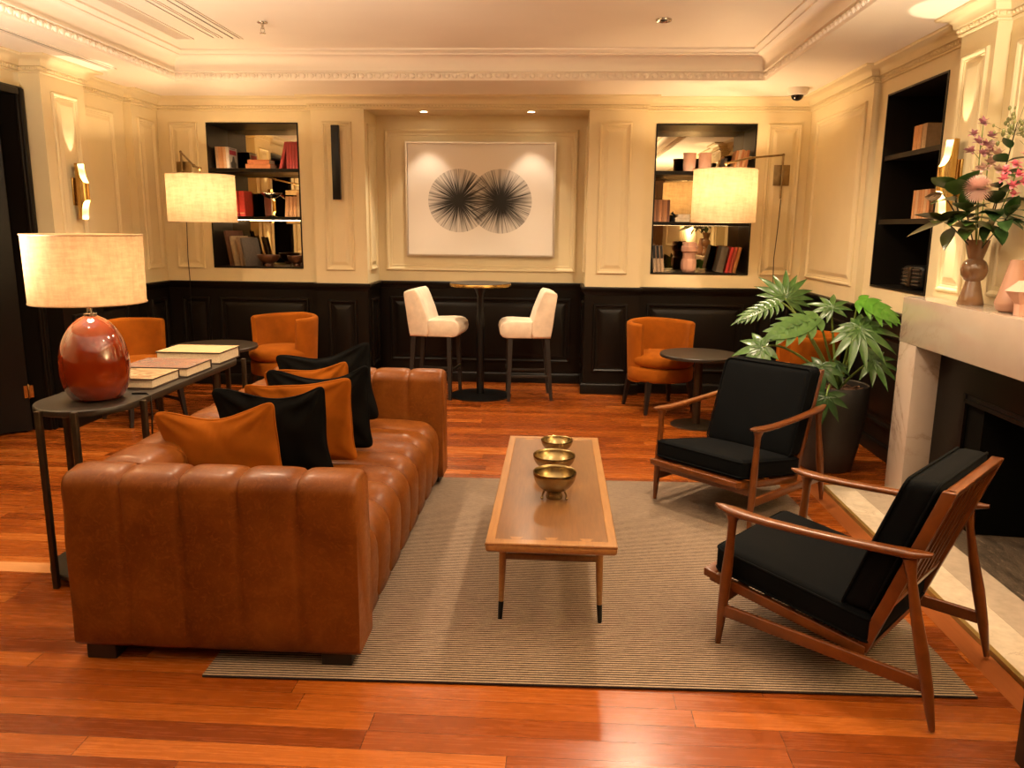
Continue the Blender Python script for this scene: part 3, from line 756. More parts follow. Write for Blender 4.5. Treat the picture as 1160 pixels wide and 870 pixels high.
# ------------------------------------------------------------------ picture, wall bar, sconces, wall lamps
t = thing('framed_artwork', 'large white artwork of two overlapping black ink circles in the lit recess', 'picture', (-.748, 7.612, 1.757))
m = MB(); m.box(-.69, .69, 0, .008, -.512, .512); make('canvas', m, 'art', t, smooth=0)
m = MB()
for s in (-1, 1): m.box(.70*s-.008, .70*s+.008, -.012, .036, -.527, .527); m.box(-.692, .692, -.012, .036, .519*s-.008, .519*s+.008)
make('frame', m, 'silver', t, smooth=0)
m = MB(); m.rbox(-2.016, -1.946, 7.095, 7.135, 1.733, 2.369, .004); m.box(-2.0, -1.962, 7.13, 7.180, 1.85, 2.25)
tag(make('wall_bar', m, 'metal_black'), 'slim black vertical bar mounted on the cream pilaster left of the artwork', 'wall fixture')

def sconce(label, loc, rotz, group):
    """local: wall at y=0, room towards -y"""
    t = thing('wall_sconce', label, 'wall light', loc, rotz, group)
    m = MB(); m.rbox(-.03, .03, -.014, 0, -.10, .10, .004); make('wall_plate', m, 'brass', t)
    R, cy = .044, -.066
    for sg in (1, -1):
        o = MB(); n = 32; rings = []
        def hgt(a):            # full height on the wall half, scooped away towards the room
            if math.sin(a) >= 0: return .200
            t_ = -math.sin(a); return .062+.138*(1-math.sqrt(max(0, 1-(1-t_)**2)))
        outer = [[(R*math.cos(2*PI*i/n), cy+R*math.sin(2*PI*i/n), sg*hgt(2*PI*i/n)*s) for i in range(n)] for s in (0, .4, .7, 1)]
        inner = [[((R-.004)*math.cos(2*PI*i/n), cy+(R-.004)*math.sin(2*PI*i/n), sg*hgt(2*PI*i/n)*s) for i in range(n)] for s in (1, .6, .25)]
        o.mi = 0; o.loft(outer, True, False); o.mi = 1; o.loft([outer[-1]]+inner, True, False)
        make('scoop', o, ['brass', 'enamel'], t, smooth=50)
    m = MB(); m.lathe([(R-.006, -.012), (R-.006, .012)], 24, (0, cy, 0)); make('lamp_block', m, 'brass', t)
    for sg in (1, -1):
        m = MB(); m.lathe([(.010, sg*.013), (.014, sg*.03), (.012, sg*.045), (.001, sg*.052)], 14, (0, cy, 0)); make('bulb', m, 'bulb', t)
    return t
sconce('brass double-ended wall sconce on the left pilaster above the table lamp', (-3.566, 5.765, 1.73), PI/2, 'brass sconces')
sconce('brass double-ended wall sconce beside the fireplace bookcase, behind the flowers', (2.086, 4.385, 1.775), -PI/2, 'brass sconces')

def swing_lamp(label, plate, shade_c, r, z0, z1, group, elbow):
    t = thing('swing_arm_lamp', label, 'wall lamp', (plate[0], 7.27, plate[1]), 0, group)
    P = Vector((plate[0], 7.27, plate[1])); c = Vector(shade_c) - P
    m = MB(); m.rbox(-.068, .068, -.022, 0, -.088, .088, .003); make('wall_plate', m, 'old_brass', t)
    m = MB(); m.tube([(-.005, -.05, -.20), (-.005, -.05, .175)], .009, 12); m.tube([(-.005, -.022, 0), (-.005, -.05, 0)], .012, 12); make('upright', m, 'old_brass', t)
    top = Vector((-.005, -.05, .17)); end = Vector((c.x, c.y, z1-P.z+.05)); e = Vector(elbow)-P
    m = MB(); m.tube([top, e, end], .0085, 10); m.sphere(top, .013); m.sphere(e, .015); m.sphere(end, .016); m.tube([end, (c.x, c.y, z1-P.z-.10)], .007, 8); make('arm', m, 'old_brass', t)
    m = MB(); m.lathe([(r, z0-P.z), (r*.985, z1-P.z)], 64, (c.x, c.y, 0), False); make('shade', m, 'parchment', t)
    m = MB()
    for zz, rr in ((z0, r), (z1, r*.985)): m.tube([(c.x+rr*math.cos(2*PI*k/48), c.y+rr*math.sin(2*PI*k/48), zz-P.z) for k in range(49)], .0032, 6, False)
    make('shade_rim', m, bookmat((.55, .42, .26)), t)
    m = MB()
    for k in range(3): m.tube([(c.x, c.y, z1-P.z-.02), (c.x+r*.98*math.cos(k*2.094), c.y+r*.98*math.sin(k*2.094), z1-P.z-.005)], .0025, 6)
    make('spider', m, 'old_brass', t)
    m = MB(); m.sphere((c.x, c.y, (z0+z1)/2-P.z), .035, 16, 10); make('bulb', m, 'bulb', t)
    return t
swing_lamp('swing-arm wall lamp with drum shade in front of the left bookcase', (-3.43, 1.975), (-2.86, 6.32, 0), .264, 1.522, 1.888, 'swing-arm wall lamps', (-3.1, 6.74, 1.99))
swing_lamp('swing-arm wall lamp with drum shade in front of the right bookcase', (1.937, 1.975), (1.352, 6.75, 0), .261, 1.562, 1.985, 'swing-arm wall lamps', (1.60, 7.0, 2.10))
def cord(label, pts, r=.0035, mat='metal_black'):
    o = make('lamp_cord', MB().tube(pts, r, 6), mat); return tag(o, label, 'cord')
cord('dark cord hanging down the left wall below the swing lamp', [(-3.435, 7.2, 1.77), (-3.425, 7.22, 1.5), (-3.44, 7.232, 1.2), (-3.435, 7.230, 1.0), (-3.44, 7.225, .7), (-3.43, 7.235, .3)])
cord('dark cord hanging down the right wall below the swing lamp', [(1.932, 7.2, 1.77), (1.925, 7.21, 1.5), (1.915, 7.225, 1.25), (1.925, 7.225, 1.0), (1.925, 7.225, .7), (1.93, 7.235, .3)])

# ------------------------------------------------------------------ ceiling fittings
def downlight(label, loc, group, r=.045):
    t = thing('downlight', label, 'ceiling light', loc, 0, group)
    m = MB(); m.lathe([(r*.72, -.001), (r*.78, -.006), (r, -.005), (r*1.05, 0)], 28, caps=False); make('trim_ring', m, 'white_plastic', t)
    m = MB(); m.lathe([(r*.70, -.002), (.001, -.0025)], 28); make('lens', m, 'lens', t)
downlight('small round downlight in the recess ceiling above the left of the artwork', (-1.235, 7.36, 2.5195), 'recess downlights')
downlight('small round downlight in the recess ceiling above the right of the artwork', (-.267, 7.36, 2.5195), 'recess downlights')
t = thing('downlight', 'small round downlight in the raised ceiling, right of centre', 'ceiling light', (.642, 5.452, ZC-.0005), 0, 'tray downlights')
m = MB(); m.lathe([(.040, -.004), (.050, -.010), (.052, 0)], 28, caps=False); m.lathe([(.040, -.004), (.028, .004), (.001, .004)], 28, caps=False); make('trim_ring', m, 'steel', t)
m = MB(); m.lathe([(.022, -.006), (.014, -.012), (.001, -.013)], 20); make('lens', m, 'slot_dark', t)
t = thing('sprinkler', 'small hanging sprinkler head in the raised ceiling on the left', 'sprinkler', (-1.99, 5.475, ZC-.0005))
m = MB(); m.lathe([(.035, 0), (.033, -.006), (.010, -.010), (.009, -.03), (.012, -.034), (.012, -.042), (.004, -.044)], 20); make('body', m, 'steel', t)
m = MB(); m.tube([(-.011, 0, -.040), (-.014, 0, -.055), (-.004, 0, -.068)], .0025, 6); m.tube([(.011, 0, -.040), (.014, 0, -.055), (.004, 0, -.068)], .0025, 6); m.lathe([(.001, -.067), (.020, -.068), (.020, -.070), (.001, -.072)], 18); make('deflector', m, 'steel', t)
t = thing('security_camera', 'white dome security camera on the ceiling near the right corner', 'camera', (1.885, 6.77, ZS-.0005))
m = MB(); m.lathe([(.088, 0), (.086, -.02), (.074, -.048), (.052, -.055), (.05, -.05)], 36, caps=False); m.lathe([(.088, 0), (.001, 0)], 36, caps=False); make('housing', m, 'white_plastic', t)
m = MB(); m.lathe([(.051, -.050)]+[(.048*math.cos(a), -.055-.042*math.sin(a)) for a in [PI/2*k/8 for k in range(8)]]+[(.001, -.097)], 28); make('dome', m, 'smoked', t)
def grille(label, x0, x1, y0, y1, z, slats, name='linear_grille', vx=True):
    t = thing(name, label, 'air vent', ((x0+x1)/2, (y0+y1)/2, z)); hx, hy = (x1-x0)/2, (y1-y0)/2
    m = MB(); 
    for q in ((-hx, -hx+.012, -hy, hy), (hx-.012, hx, -hy, hy), (-hx, hx, -hy, -hy+.012), (-hx, hx, hy-.012, hy)): m.box(*q, -.006, 0)
    make('frame', m, 'ceiling', t, smooth=0)
    m = MB(); m.box(-hx+.01, hx-.01, -hy+.01, hy-.01, -.0012, -.0004); make('backing', m, 'slot_dark' if slats < 4 else 'grille', t, smooth=0)
    m = MB(); n = slats
    for k in range(n):
        xx = -hx+.012+(2*hx-.024)*(k+.5)/n; m.box(xx-(hx/n)*(.42 if n != 2 else .2), xx+(hx/n)*(.42 if n != 2 else .2), -hy+.01, hy-.01, -.005, -.001)
    make('slat', m, 'ceiling', t, smooth=0)
grille('long pale linear air grille in the raised ceiling, nearest the left cornice', -2.80, -2.665, 3.4, 5.93, ZC-.0005, 10)
grille('narrow slot vent in the raised ceiling, right of the pale grille', -2.515, -2.44, 3.2, 5.90, ZC-.0005, 1)
grille('second narrow slot vent in the raised ceiling, nearest the room centre', -2.385, -2.30, 3.2, 5.93, ZC-.0005, 1)
grille('dark slot diffuser in the lowered ceiling above the left wall', -3.345, -3.27, 3.9, 5.95, ZS-.0005, 2)

# ------------------------------------------------------------------ rug
rg = MB(); rw, rd = 2.575, 2.195
rg.rbox(-rw/2, rw/2, -rd/2, rd/2, 0, .009, .003, 1)
o = make('area_rug', rg, 'rug', loc=(.088, 3.482, .0004), rot=(0, 0, math.radians(1.45)), smooth=30); tag(o, 'taupe and black finely striped area rug in the middle of the floor', 'rug')

# ------------------------------------------------------------------ sofa
def norm2(poly):
    n = len(poly); out = []
    for i in range(n):
        a, b = poly[i-1], poly[(i+1) % n]; d = (b[0]-a[0], b[1]-a[1]); L = math.hypot(*d) or 1
        out.append((d[1]/L, -d[0]/L))
    return out
def channels(mb, poly, l0, l1, nch, depth, fn, per=10, p=2.6, mask=None):
    """sweep a closed outline (counter-clockwise) along l with stitched bulging channels"""
    N = norm2(poly); rings = []
    for c in range(nch):
        for k in range(per+1 if c == nch-1 else per):
            u = k/per; b = 1-abs(2*u-1)**p; off = -depth*(1-b)
            if k in (0, per): off -= depth*.5
            l = l0+(l1-l0)*(c+u)/nch
            rings.append([fn(q[0]+n[0]*off*(mask(q) if mask else 1), q[1]+n[1]*off*(mask(q) if mask else 1), l) for q, n in zip(poly, N)])
    mb.loft(rings)
def roundtop(a0, a1, z0, z1, r, m=7, dip=0):
    P = [(a0+.01, z0), (a0+.3*(a1-a0), z0), (a0+.7*(a1-a0), z0), (a1-.01, z0), (a1, z0+.015)]
    P += [(a1, z0+(z1-r-z0)*k/6) for k in range(1, 6)]
    P += [(a1-r+r*math.cos(PI/2*k/m), z1-r+r*math.sin(PI/2*k/m)) for k in range(m+1)]
    P += [(a0+(a1-a0)*.5, z1+.006)]
    P += [(a0+r+r*math.cos(PI/2+PI/2*k/m), z1-r+r*math.sin(PI/2+PI/2*k/m)) for k in range(m+1)]
    P += [(a0, z1-r-(z1-r-z0)*k/6) for k in range(1, 6)] + [(a0, z0+.015)]
    return P
SX0, SX1, SY0, SY1, SZ = -1.655, -.648, 2.425, 4.585, .685
S = thing('channel_sofa', 'tan leather channel-tufted sofa with low square arms on the left of the rug', 'sofa', ((SX0+SX1)/2, (SY0+SY1)/2, 0))
sx, sy = (SX0+SX1)/2, (SY0+SY1)/2
AT = .195
for y0_, y1_ in ((SY0, SY0+AT), (SY1-AT, SY1)):
    m = MB(); channels(m, roundtop(y0_-sy, y1_-sy, .058, SZ, .062), SX0-sx, SX1-sx, 5, .0085, lambda a, b, l: (l, a, b), 14, 5, lambda q: .25 if q[1] < .075 else (.55 if q[1] < .5 else 1.15))
    make('arm', m, 'leather', S, smooth=60)
m = MB(); P = roundtop(SX0-sx, SX0+.255-sx, .058, SZ-.005, .075); channels(m, P, SY0+AT-sy-.004, SY1-AT-sy+.004, 8, .010, lambda a, b, l: (a, l, b), 12, 4)
make('backrest', m, 'leather', S, smooth=60)
x0_, x1_ = SX0+.23-sx, SX1-.018-sx
P = [(x0_, .062), (x0_+.25, .062), (x0_+.5, .062), (x1_-.02, .062), (x1_-.004, .075), (x1_, .12), (x1_+.006, .18), (x1_+.008, .24)]
P += [(x1_-.115+.122*math.cos(PI/2*k/9), .292+.125*math.sin(PI/2*k/9)) for k in range(10)]
P += [(x1_-.2, .423), (x1_-.3, .425), (x1_-.45, .423), (x1_-.6, .415), (x0_, .405)]
m = MB(); channels(m, P, SY0+AT-sy+.002, SY1-AT-sy-.002, 8, .022, lambda a, b, l: (a, l, b), 14, 2.6, lambda q: .3 if q[1] < .08 else 1)
make('seat', m, 'leather', S, smooth=60)
for (fx, fy) in ((SX0+.03, SY0+.02), (SX1-.14, SY0+.02), (SX0+.03, SY1-.12), (SX1-.14, SY1-.12)):
    zb = .0096 if fx > -1.2 else 0
    m = MB(); m.rbox(fx-sx, fx+.105-sx, fy-sy, fy+.10-sy, zb, .06, .003); make('foot', m, 'dark_wood', S)

def pillow(label, loc, w_, h_, th, rz, tilt, mat, seed, group):
    t = thing('throw_pillow', label, 'pillow', loc, 0, group); t.rotation_euler = (tilt, -.09 if seed in (5, 6) else (-.05 if seed == 1 else 0), rz)
    rd_ = random.Random(seed); n = 40; o = MB(); V = {}
    ph = [rd_.uniform(0, 6.28) for _ in range(6)]
    dip = .075+.05*rd_.random(); lift = .05+.035*rd_.random(); amp = .8+.5*rd_.random()
    def outline(u, v):
        k = (abs(u)**12+abs(v)**12)**(1/12); k = 1/max(1, k)          # soft corners
        u, v = u*k, v*k
        x = u*(1-.085*(1-v*v)) + .012*math.sin(5*v+ph[0])*abs(u)**3; top = max(0, v)**2
        z = v*(1-.06*(1-u*u)) - top*dip*(1-u*u)*(1.6+.8*math.sin(2.2*u+ph[3])) + top*lift*u*abs(u) + .012*math.sin(6*u+ph[1])*abs(v)**3
        return x*w_/2, (z+1)*h_/2
    for side in (1, -1):
        for i in range(n+1):
            for j in range(n+1):
                u, v = -1+2*i/n, -1+2*j/n
                u = math.sin(u*PI/2); v = math.sin(v*PI/2)
                x, z = outline(u, v)
                e = max(0, (1-u*u))**.5*max(0, (1-v*v))**.5
                y = side*th/2*e*(1-.28*v+.10*math.sin(2*u+ph[5]))
                wr = 0
                for cx_, cz_, k_ in ((-1, 1, 1), (1, 1, 1.2), (1, -1, .7), (-1, -1, .7)):          # creases running in from the corners
                    r_ = math.hypot(u-cx_, v-cz_); an = math.atan2(v-cz_, u-cx_)
                    wr += k_*math.sin(an*9+ph[2]+cx_)*math.exp(-((r_-.55)/.42)**2)
                wr += 1.1*math.sin(6*u+3.5*v+ph[0])*math.sin(4*v-2*u+ph[1])
                y += side*.0052*amp*wr*min(1, 2.2*e)
                q_ = (u-.35*math.sin(ph[4])+.35*(v-.6))/.07
                y -= side*.012*math.exp(-q_*q_)*max(0, v+.1)*min(1, 2*e)
                V[(side, i, j)] = (x, y, z)
    for side in (1, -1):
        vs = {}
        for i in range(n+1):
            for j in range(n+1): vs[(i, j)] = o.bm.verts.new(V[(side, i, j)])
        for i in range(n):
            for j in range(n):
                q = [vs[(i, j)], vs[(i+1, j)], vs[(i+1, j+1)], vs[(i, j+1)]]
                o.bm.faces.new(q if side < 0 else q[::-1])
    make('cover', o, mat, t, smooth=80)
    ring = [V[(1, i, 0)] for i in range(n+1)]+[V[(1, n, j)] for j in range(1, n+1)]+[V[(1, n-i, n)] for i in range(1, n+1)]+[V[(1, 0, n-j)] for j in range(1, n+1)]
    m = MB(); m.tube(ring, .0045, 6, False); make('piping', m, mat, t)
    return t
ZP = .426
OV, BV = 'orange_velvet', 'black_velvet'
pillow('orange velvet pillow lying nearest the front arm of the sofa', (-1.292, 2.95, ZP+.02), .475, .385, .13, .06, .20, OV, 1, 'pillows on the sofa')
pillow('black velvet pillow standing just behind the front orange pillow', (-1.185, 3.22, ZP), .47, .45, .12, .08, .28, BV, 2, 'pillows on the sofa')
pillow('orange velvet pillow between the front and the middle black pillows', (-1.150, 3.47, ZP), .48, .425, .12, .10, .28, OV, 3, 'pillows on the sofa')
pillow('black velvet pillow in the middle of the sofa row', (-1.130, 3.69, ZP), .485, .445, .12, .12, .26, BV, 4, 'pillows on the sofa')
pillow('orange velvet pillow mostly hidden between the two rear black pillows', (-1.235, 3.92, ZP), .43, .40, .11, .10, .22, OV, 5, 'pillows on the sofa')
pillow('black velvet pillow farthest back, nearest the rear arm of the sofa', (-1.225, 4.18, ZP), .51, .445, .12, .16, .14, BV, 6, 'pillows on the sofa')

# ------------------------------------------------------------------ coffee table and bowls
T = thing('coffee_table', 'long low walnut coffee table with pale border on the rug', 'coffee table', (-.004, 3.335, .0096)); RZ = .0096
hw, hl = .233, .732; TZ = .411-RZ
m = MB(); m.rbox(-hw, hw, -hl, hl, TZ-.036, TZ-.004, .012, 3)
bw = .034
def fr(q):
    m.add([(x_, y_, TZ) for x_, y_ in q], [(0, 1, 2, 3)])
make('table_top', m, 'oak', T, smooth=50)
m = MB(); iw, il = hw-bw, hl-bw-.008
for q in (((-hw, -hl), (-iw, -il), (-iw, il), (-hw, hl)), ((hw, -hl), (iw, -il), (iw, il), (hw, hl)), ((-hw, -hl), (hw, -hl), (iw, -il), (-iw, -il)), ((-hw, hl), (hw, hl), (iw, il), (-iw, il))):
    m.prism(q if True else q, TZ-.010, TZ+.0015)
for e in (-1, 1):
    for k in (-.125, 0, .125):
        m.prism([(k-.016, e*(il+.001)), (k+.016, e*(il+.001)), (k+.028, e*(il-.028)), (k-.028, e*(il-.028))], TZ-.006, TZ+.0006)
o = make('border', m, 'oak', T, smooth=30)
bv = o.modifiers.new('edge', 'BEVEL'); bv.width = .003; bv.segments = 2; bv.limit_method = 'ANGLE'; bv.angle_limit = 1.0
m = MB(); m.box(-iw, iw, -il, il, TZ-.01, TZ+.0002); make('veneer_panel', m, 'walnut', T, smooth=0)
for sxn in (-1, 1):
    for syn in (-1, 1):
        m = MB(); m.tube([(sxn*.190, syn*.505, .07), (sxn*.183, syn*.475, TZ-.036)], [(.0105, .0105), (.0185, .0185)], 16)
        lg = make('leg', m, 'oak', T)
        m = MB(); m.tube([(sxn*.193, syn*.512, 0), (sxn*.190, syn*.505, .071)], [.0088, .0112], 16); make('ferrule', m, 'metal_black', lg)
for syn in (-1, 1):
    m = MB(); m.rbox(-.178, .178, syn*.489-.008, syn*.489+.008, .238, .262, .004); make('stretcher', m, 'walnut', T)
ZB = .4125
bowl(.089, .112, 'largest brass footed bowl, nearest of the three on the coffee table', (.004, 3.10, ZB), 'bowl_brass', name='brass_bowl', group='brass bowls on the coffee table')
bowl(.095, .090, 'middle brass footed bowl on the coffee table', (0, 3.42, ZB), 'bowl_brass', name='brass_bowl', group='brass bowls on the coffee table')
bowl(.078, .074, 'smallest brass footed bowl, farthest of the three on the coffee table', (.012, 3.735, ZB), 'bowl_brass', name='brass_bowl', group='brass bowls on the coffee table')

# ------------------------------------------------------------------ lounge armchairs
def armchair(label, loc, rotz):
    t = thing('lounge_armchair', label, 'armchair', loc, rotz, 'teak lounge chairs by the fireplace'); W = .302; tk = 'teak'
    for s in (-1, 1):
        m = MB(); m.tube([(s*W, -.002, 0), (s*W, .006, .13), (s*W, .014, .27), (s*W, .022, .42), (s*W, .024, .48), (s*W, .026, .512)], [.010, .0175, .0195, .0145, .0165, .028], 14); make('front_leg', m, tk, t)
        m = MB(); m.tube([(s*W, .728, 0), (s*W, .703, .12), (s*W, .675, .24), (s*W, .645, .36), (s*W, .624, .46), (s*W, .612, .525)], [.0095, .018, .021, .0165, .0135, .022], 14); make('rear_leg', m, tk, t)
        pts = [(-.045, .527), (-.025, .524), (.02, .519), (.08, .515), (.17, .515), (.30, .520), (.43, .527), (.55, .535), (.62, .540), (.675, .552)]
        wd = [.004, .017, .029, .0265, .023, .021, .021, .024, .026, .010]; th = [.004, .009, .0125, .013, .0125, .012, .012, .013, .014, .006]
        rings = []
        for (yy, zz), a, b in zip(pts, wd, th):
            xo = s*(W+.010*math.sin(PI*(yy+.045)/.72))
            rings.append([(xo+a*math.copysign(abs(math.cos(k))**.7, math.cos(k)), yy, zz+b*math.copysign(abs(math.sin(k))**.7, math.sin(k))) for k in [2*PI*q/16 for q in range(16)]])
        m = MB(); m.loft(rings); make('armrest', m, tk, t, smooth=60)
        m = MB(); m.rbox(s*W-.010, s*W+.010, .012, .69, .114, .158, .005); make('side_stretcher', m, tk, t)
    m = MB(); sl = lambda p: (p.x, p.y, p.z-.14*p.y)
    for s in (-1, 1): m.rbox(s*.262-.011, s*.262+.011, -.07, .50, .205, .243, .004, fn=sl)
    m.rbox(-.275, .275, -.095, -.045, .214, .246, .006, fn=sl); m.rbox(-.262, .262, .48, .50, .205, .243, .004, fn=sl)
    make('seat_frame', m, tk, t)
    m = MB(); m.rbox(-.295, .295, .004, .022, .168, .212, .004); make('front_stretcher', m, tk, t)
    m = MB()
    for k in range(5): m.rbox(-.255, .255, .04+k*.09, .066+k*.09, .226, .236, .003, fn=sl)
    make('seat_slat', m, tk, t)
    m = MB(); by = lambda z: .455+(z-.10)*(.225/.655)
    bk = lambda p: (p.x, p.y+(p.z-.10)*(.225/.655), p.z)
    for s in (-1, 1): m.rbox(s*.255-.014, s*.255+.014, .448, .488, .150, .742, .005, fn=bk)
    m.rbox(-.262, .262, .450, .486, .712, .742, .006, fn=bk); m.rbox(-.25, .25, .456, .480, .30, .33, .004, fn=bk)
    make('back_frame', m, tk, t)
    for k in range(7):
        m = MB(); xx = -.21+.07*k; m.rbox(xx-.006, xx+.006, .462, .476, .318, .735, .003, fn=bk); make('back_slat', m, tk, t)
    cu = lambda p: (p.x, p.y, p.z-.145*p.y)
    m = MB(); m.rbox(-.276, .276, -.052, .515, .250, .357, .028, 4, (0, .004, .012), sub=6, fn=cu); sc_ = make('seat_cushion', m, 'navy', t, smooth=70)
    def piping(xa, xb, ya, yb, r_, f, n=8):
        P = []
        for cx_, cy_, a0 in ((xb-r_, yb-r_, 0), (xa+r_, yb-r_, PI/2), (xa+r_, ya+r_, PI), (xb-r_, ya+r_, 1.5*PI)):
            P += [f((cx_+r_*math.cos(a0+PI/2*k/n), cy_+r_*math.sin(a0+PI/2*k/n))) for k in range(n+1)]
        return P+[P[0]]
    m = MB(); m.tube(piping(-.274, .274, -.052, .515, .03, lambda q: (q[0], q[1], .342-.145*q[1])), .005, 6, False)
    m.tube(piping(-.274, .274, -.052, .515, .03, lambda q: (q[0], q[1], .265-.145*q[1])), .005, 6, False); make('piping', m, 'navy', sc_)
    kb = lambda p: (p.x, p.y+(p.z-.10)*(.225/.655), p.z)
    m = MB(); m.rbox(-.270, .270, .334, .447, .285, .757, .034, 4, (0, .016, 0), sub=6, fn=kb); bc = make('back_cushion', m, 'navy', t, smooth=70)
    m = MB()
    for yy in (.344, .434): m.tube(piping(-.268, .268, .287, .755, .034, lambda q: kb(Vector((q[0], yy, q[1])))), .005, 6, False)
    make('piping', m, 'navy', bc)
    return t
armchair('dark-cushioned teak armchair in the foreground, side on to the camera', (.816, 2.929, .0096), math.atan2(-.656, .754)-PI/2)
armchair('dark-cushioned teak armchair farther back, facing the coffee table beside the potted plant', (.784, 4.068, .0096), math.atan2(.695, .718)-PI/2)

# ------------------------------------------------------------------ console table, its lamp and books
CX, CY0, CY1, CR_, CZ = -1.978, 3.155, 4.185, .205, .765
def track(r, n=20):
    L = (CY1-CY0)/2
    return [(r*math.cos(a), L+r*math.sin(a)) for a in [PI*k/n for k in range(n+1)]]+[(r*math.cos(a), -L+r*math.sin(a)) for a in [PI+PI*k/n for k in range(n+1)]]
T = thing('console_table', 'long dark oval console table with bronze legs behind the sofa', 'console table', (CX, (CY0+CY1)/2, 0)); cyc = (CY0+CY1)/2
m = MB(); m.prism(track(CR_), CZ-.028, CZ, bevel=.004); make('table_top', m, 'gunmetal', T, smooth=40)
m = MB(); m.prism(track(CR_), .034, .056, bevel=.004); make('lower_shelf', m, 'gunmetal', T, smooth=40)
for (lx, ly) in ((-2.068, 2.958), (-1.915, 2.952), (-1.762, 3.20), (-1.765, 4.30), (-2.192, 3.32), (-2.192, 4.16), (-1.90, 4.395)):
    m = MB(); m.rbox(lx-CX-.0115, lx-CX+.0115, ly-cyc-.0115, ly-cyc+.0115, 0, CZ-.004, .003); make('leg', m, 'bronze', T)
L = thing('table_lamp', 'large table lamp with glossy rust red egg base and linen drum shade', 'table lamp', (-1.962, 3.20, CZ))
eg = [(.001, 0), (.080, 0)]
for k in range(31):
    z = .004+.349*k/30; zc_ = .142; R_ = .137
    r = R_*max(0, 1-((zc_-z)/.186)**2.4)**.5 if z < zc_ else R_*max(0, 1-((z-zc_)/.2165)**2.0)**.5
    eg.append((max(r, .022), z))
eg.append((.022, .357))
m = MB(); m.lathe(eg, 64); make('base', m, 'rust_glaze', L, smooth=80)
m = MB(); m.lathe([(.026, .348), (.026, .364), (.012, .366), (.011, .44), (.011, .56), (.004, .57)], 24); make('neck', m, 'steel', L)
m = MB(); m.lathe([(.222, .412), (.225, .690)], 72, caps=False); make('shade', m, 'linen', L)
m = MB()
for zz, rr in ((.412, .222), (.690, .225)): m.tube([(rr*math.cos(2*PI*k/60), rr*math.sin(2*PI*k/60), zz) for k in range(61)], .0035, 6, False)
make('shade_rim', m, bookmat((.42, .27, .14)), L)
m = MB()
for k in range(3): m.tube([(0, 0, .565), (.224*math.cos(k*2.094), .224*math.sin(k*2.094), .684)], .0025, 6)
make('spider', m, 'steel', L)
m = MB(); m.sphere((0, 0, .53), .034, 16, 10); make('bulb', m, 'bulb', L)
cord('dark lamp cord running off the console table behind the sofa', [(-1.86, 3.29, CZ+.004), (-1.80, 3.30, CZ+.004), (-1.775, 3.285, CZ-.005), (-1.766, 3.27, .68), (-1.775, 3.25, .40), (-1.81, 3.22, .2), (-1.80, 3.2, .06)], .004)
def bigbook(label, x1, y0, w_, d_, th, pic, edge):
    t = thing('coffee_table_book', label, 'book', (x1-w_/2, y0+d_/2, CZ+.0005), 0, 'large books on the console table')
    m = MB(); m.rbox(-w_/2, w_/2, -d_/2, d_/2, 0, .006, .0015, 1); m.rbox(-w_/2, w_/2, -d_/2, d_/2, th-.006, th, .0015, 1); m.box(-w_/2, w_/2, d_/2-.004, d_/2, .002, th-.002)
    make('cover', m, bookmat(edge), t, smooth=30)
    m = MB(); m.box(-w_/2+.006, w_/2-.006, -d_/2+.006, d_/2-.0045, .0062, th-.0062); make('pages', m, 'pages', t, smooth=0)
    m = MB(); m.box(-w_/2+.001, w_/2-.001, -d_/2+.001, d_/2-.001, th+.0001, th+.0008); make('cover_picture', m, pic, t, smooth=0)
bigbook('large closed picture book beside the red lamp on the console', -1.822, 3.40, .30, .26, .047, 'pic1', (.06, .035, .025))
bigbook('large picture book with a mauve cover, middle of the three on the console', -1.795, 3.685, .34, .275, .048, 'pic2', (.035, .022, .018))
bigbook('thick cream book farthest from the lamp on the console', -1.800, 4.075, .355, .265, .062, 'pic3', (.05, .03, .02))

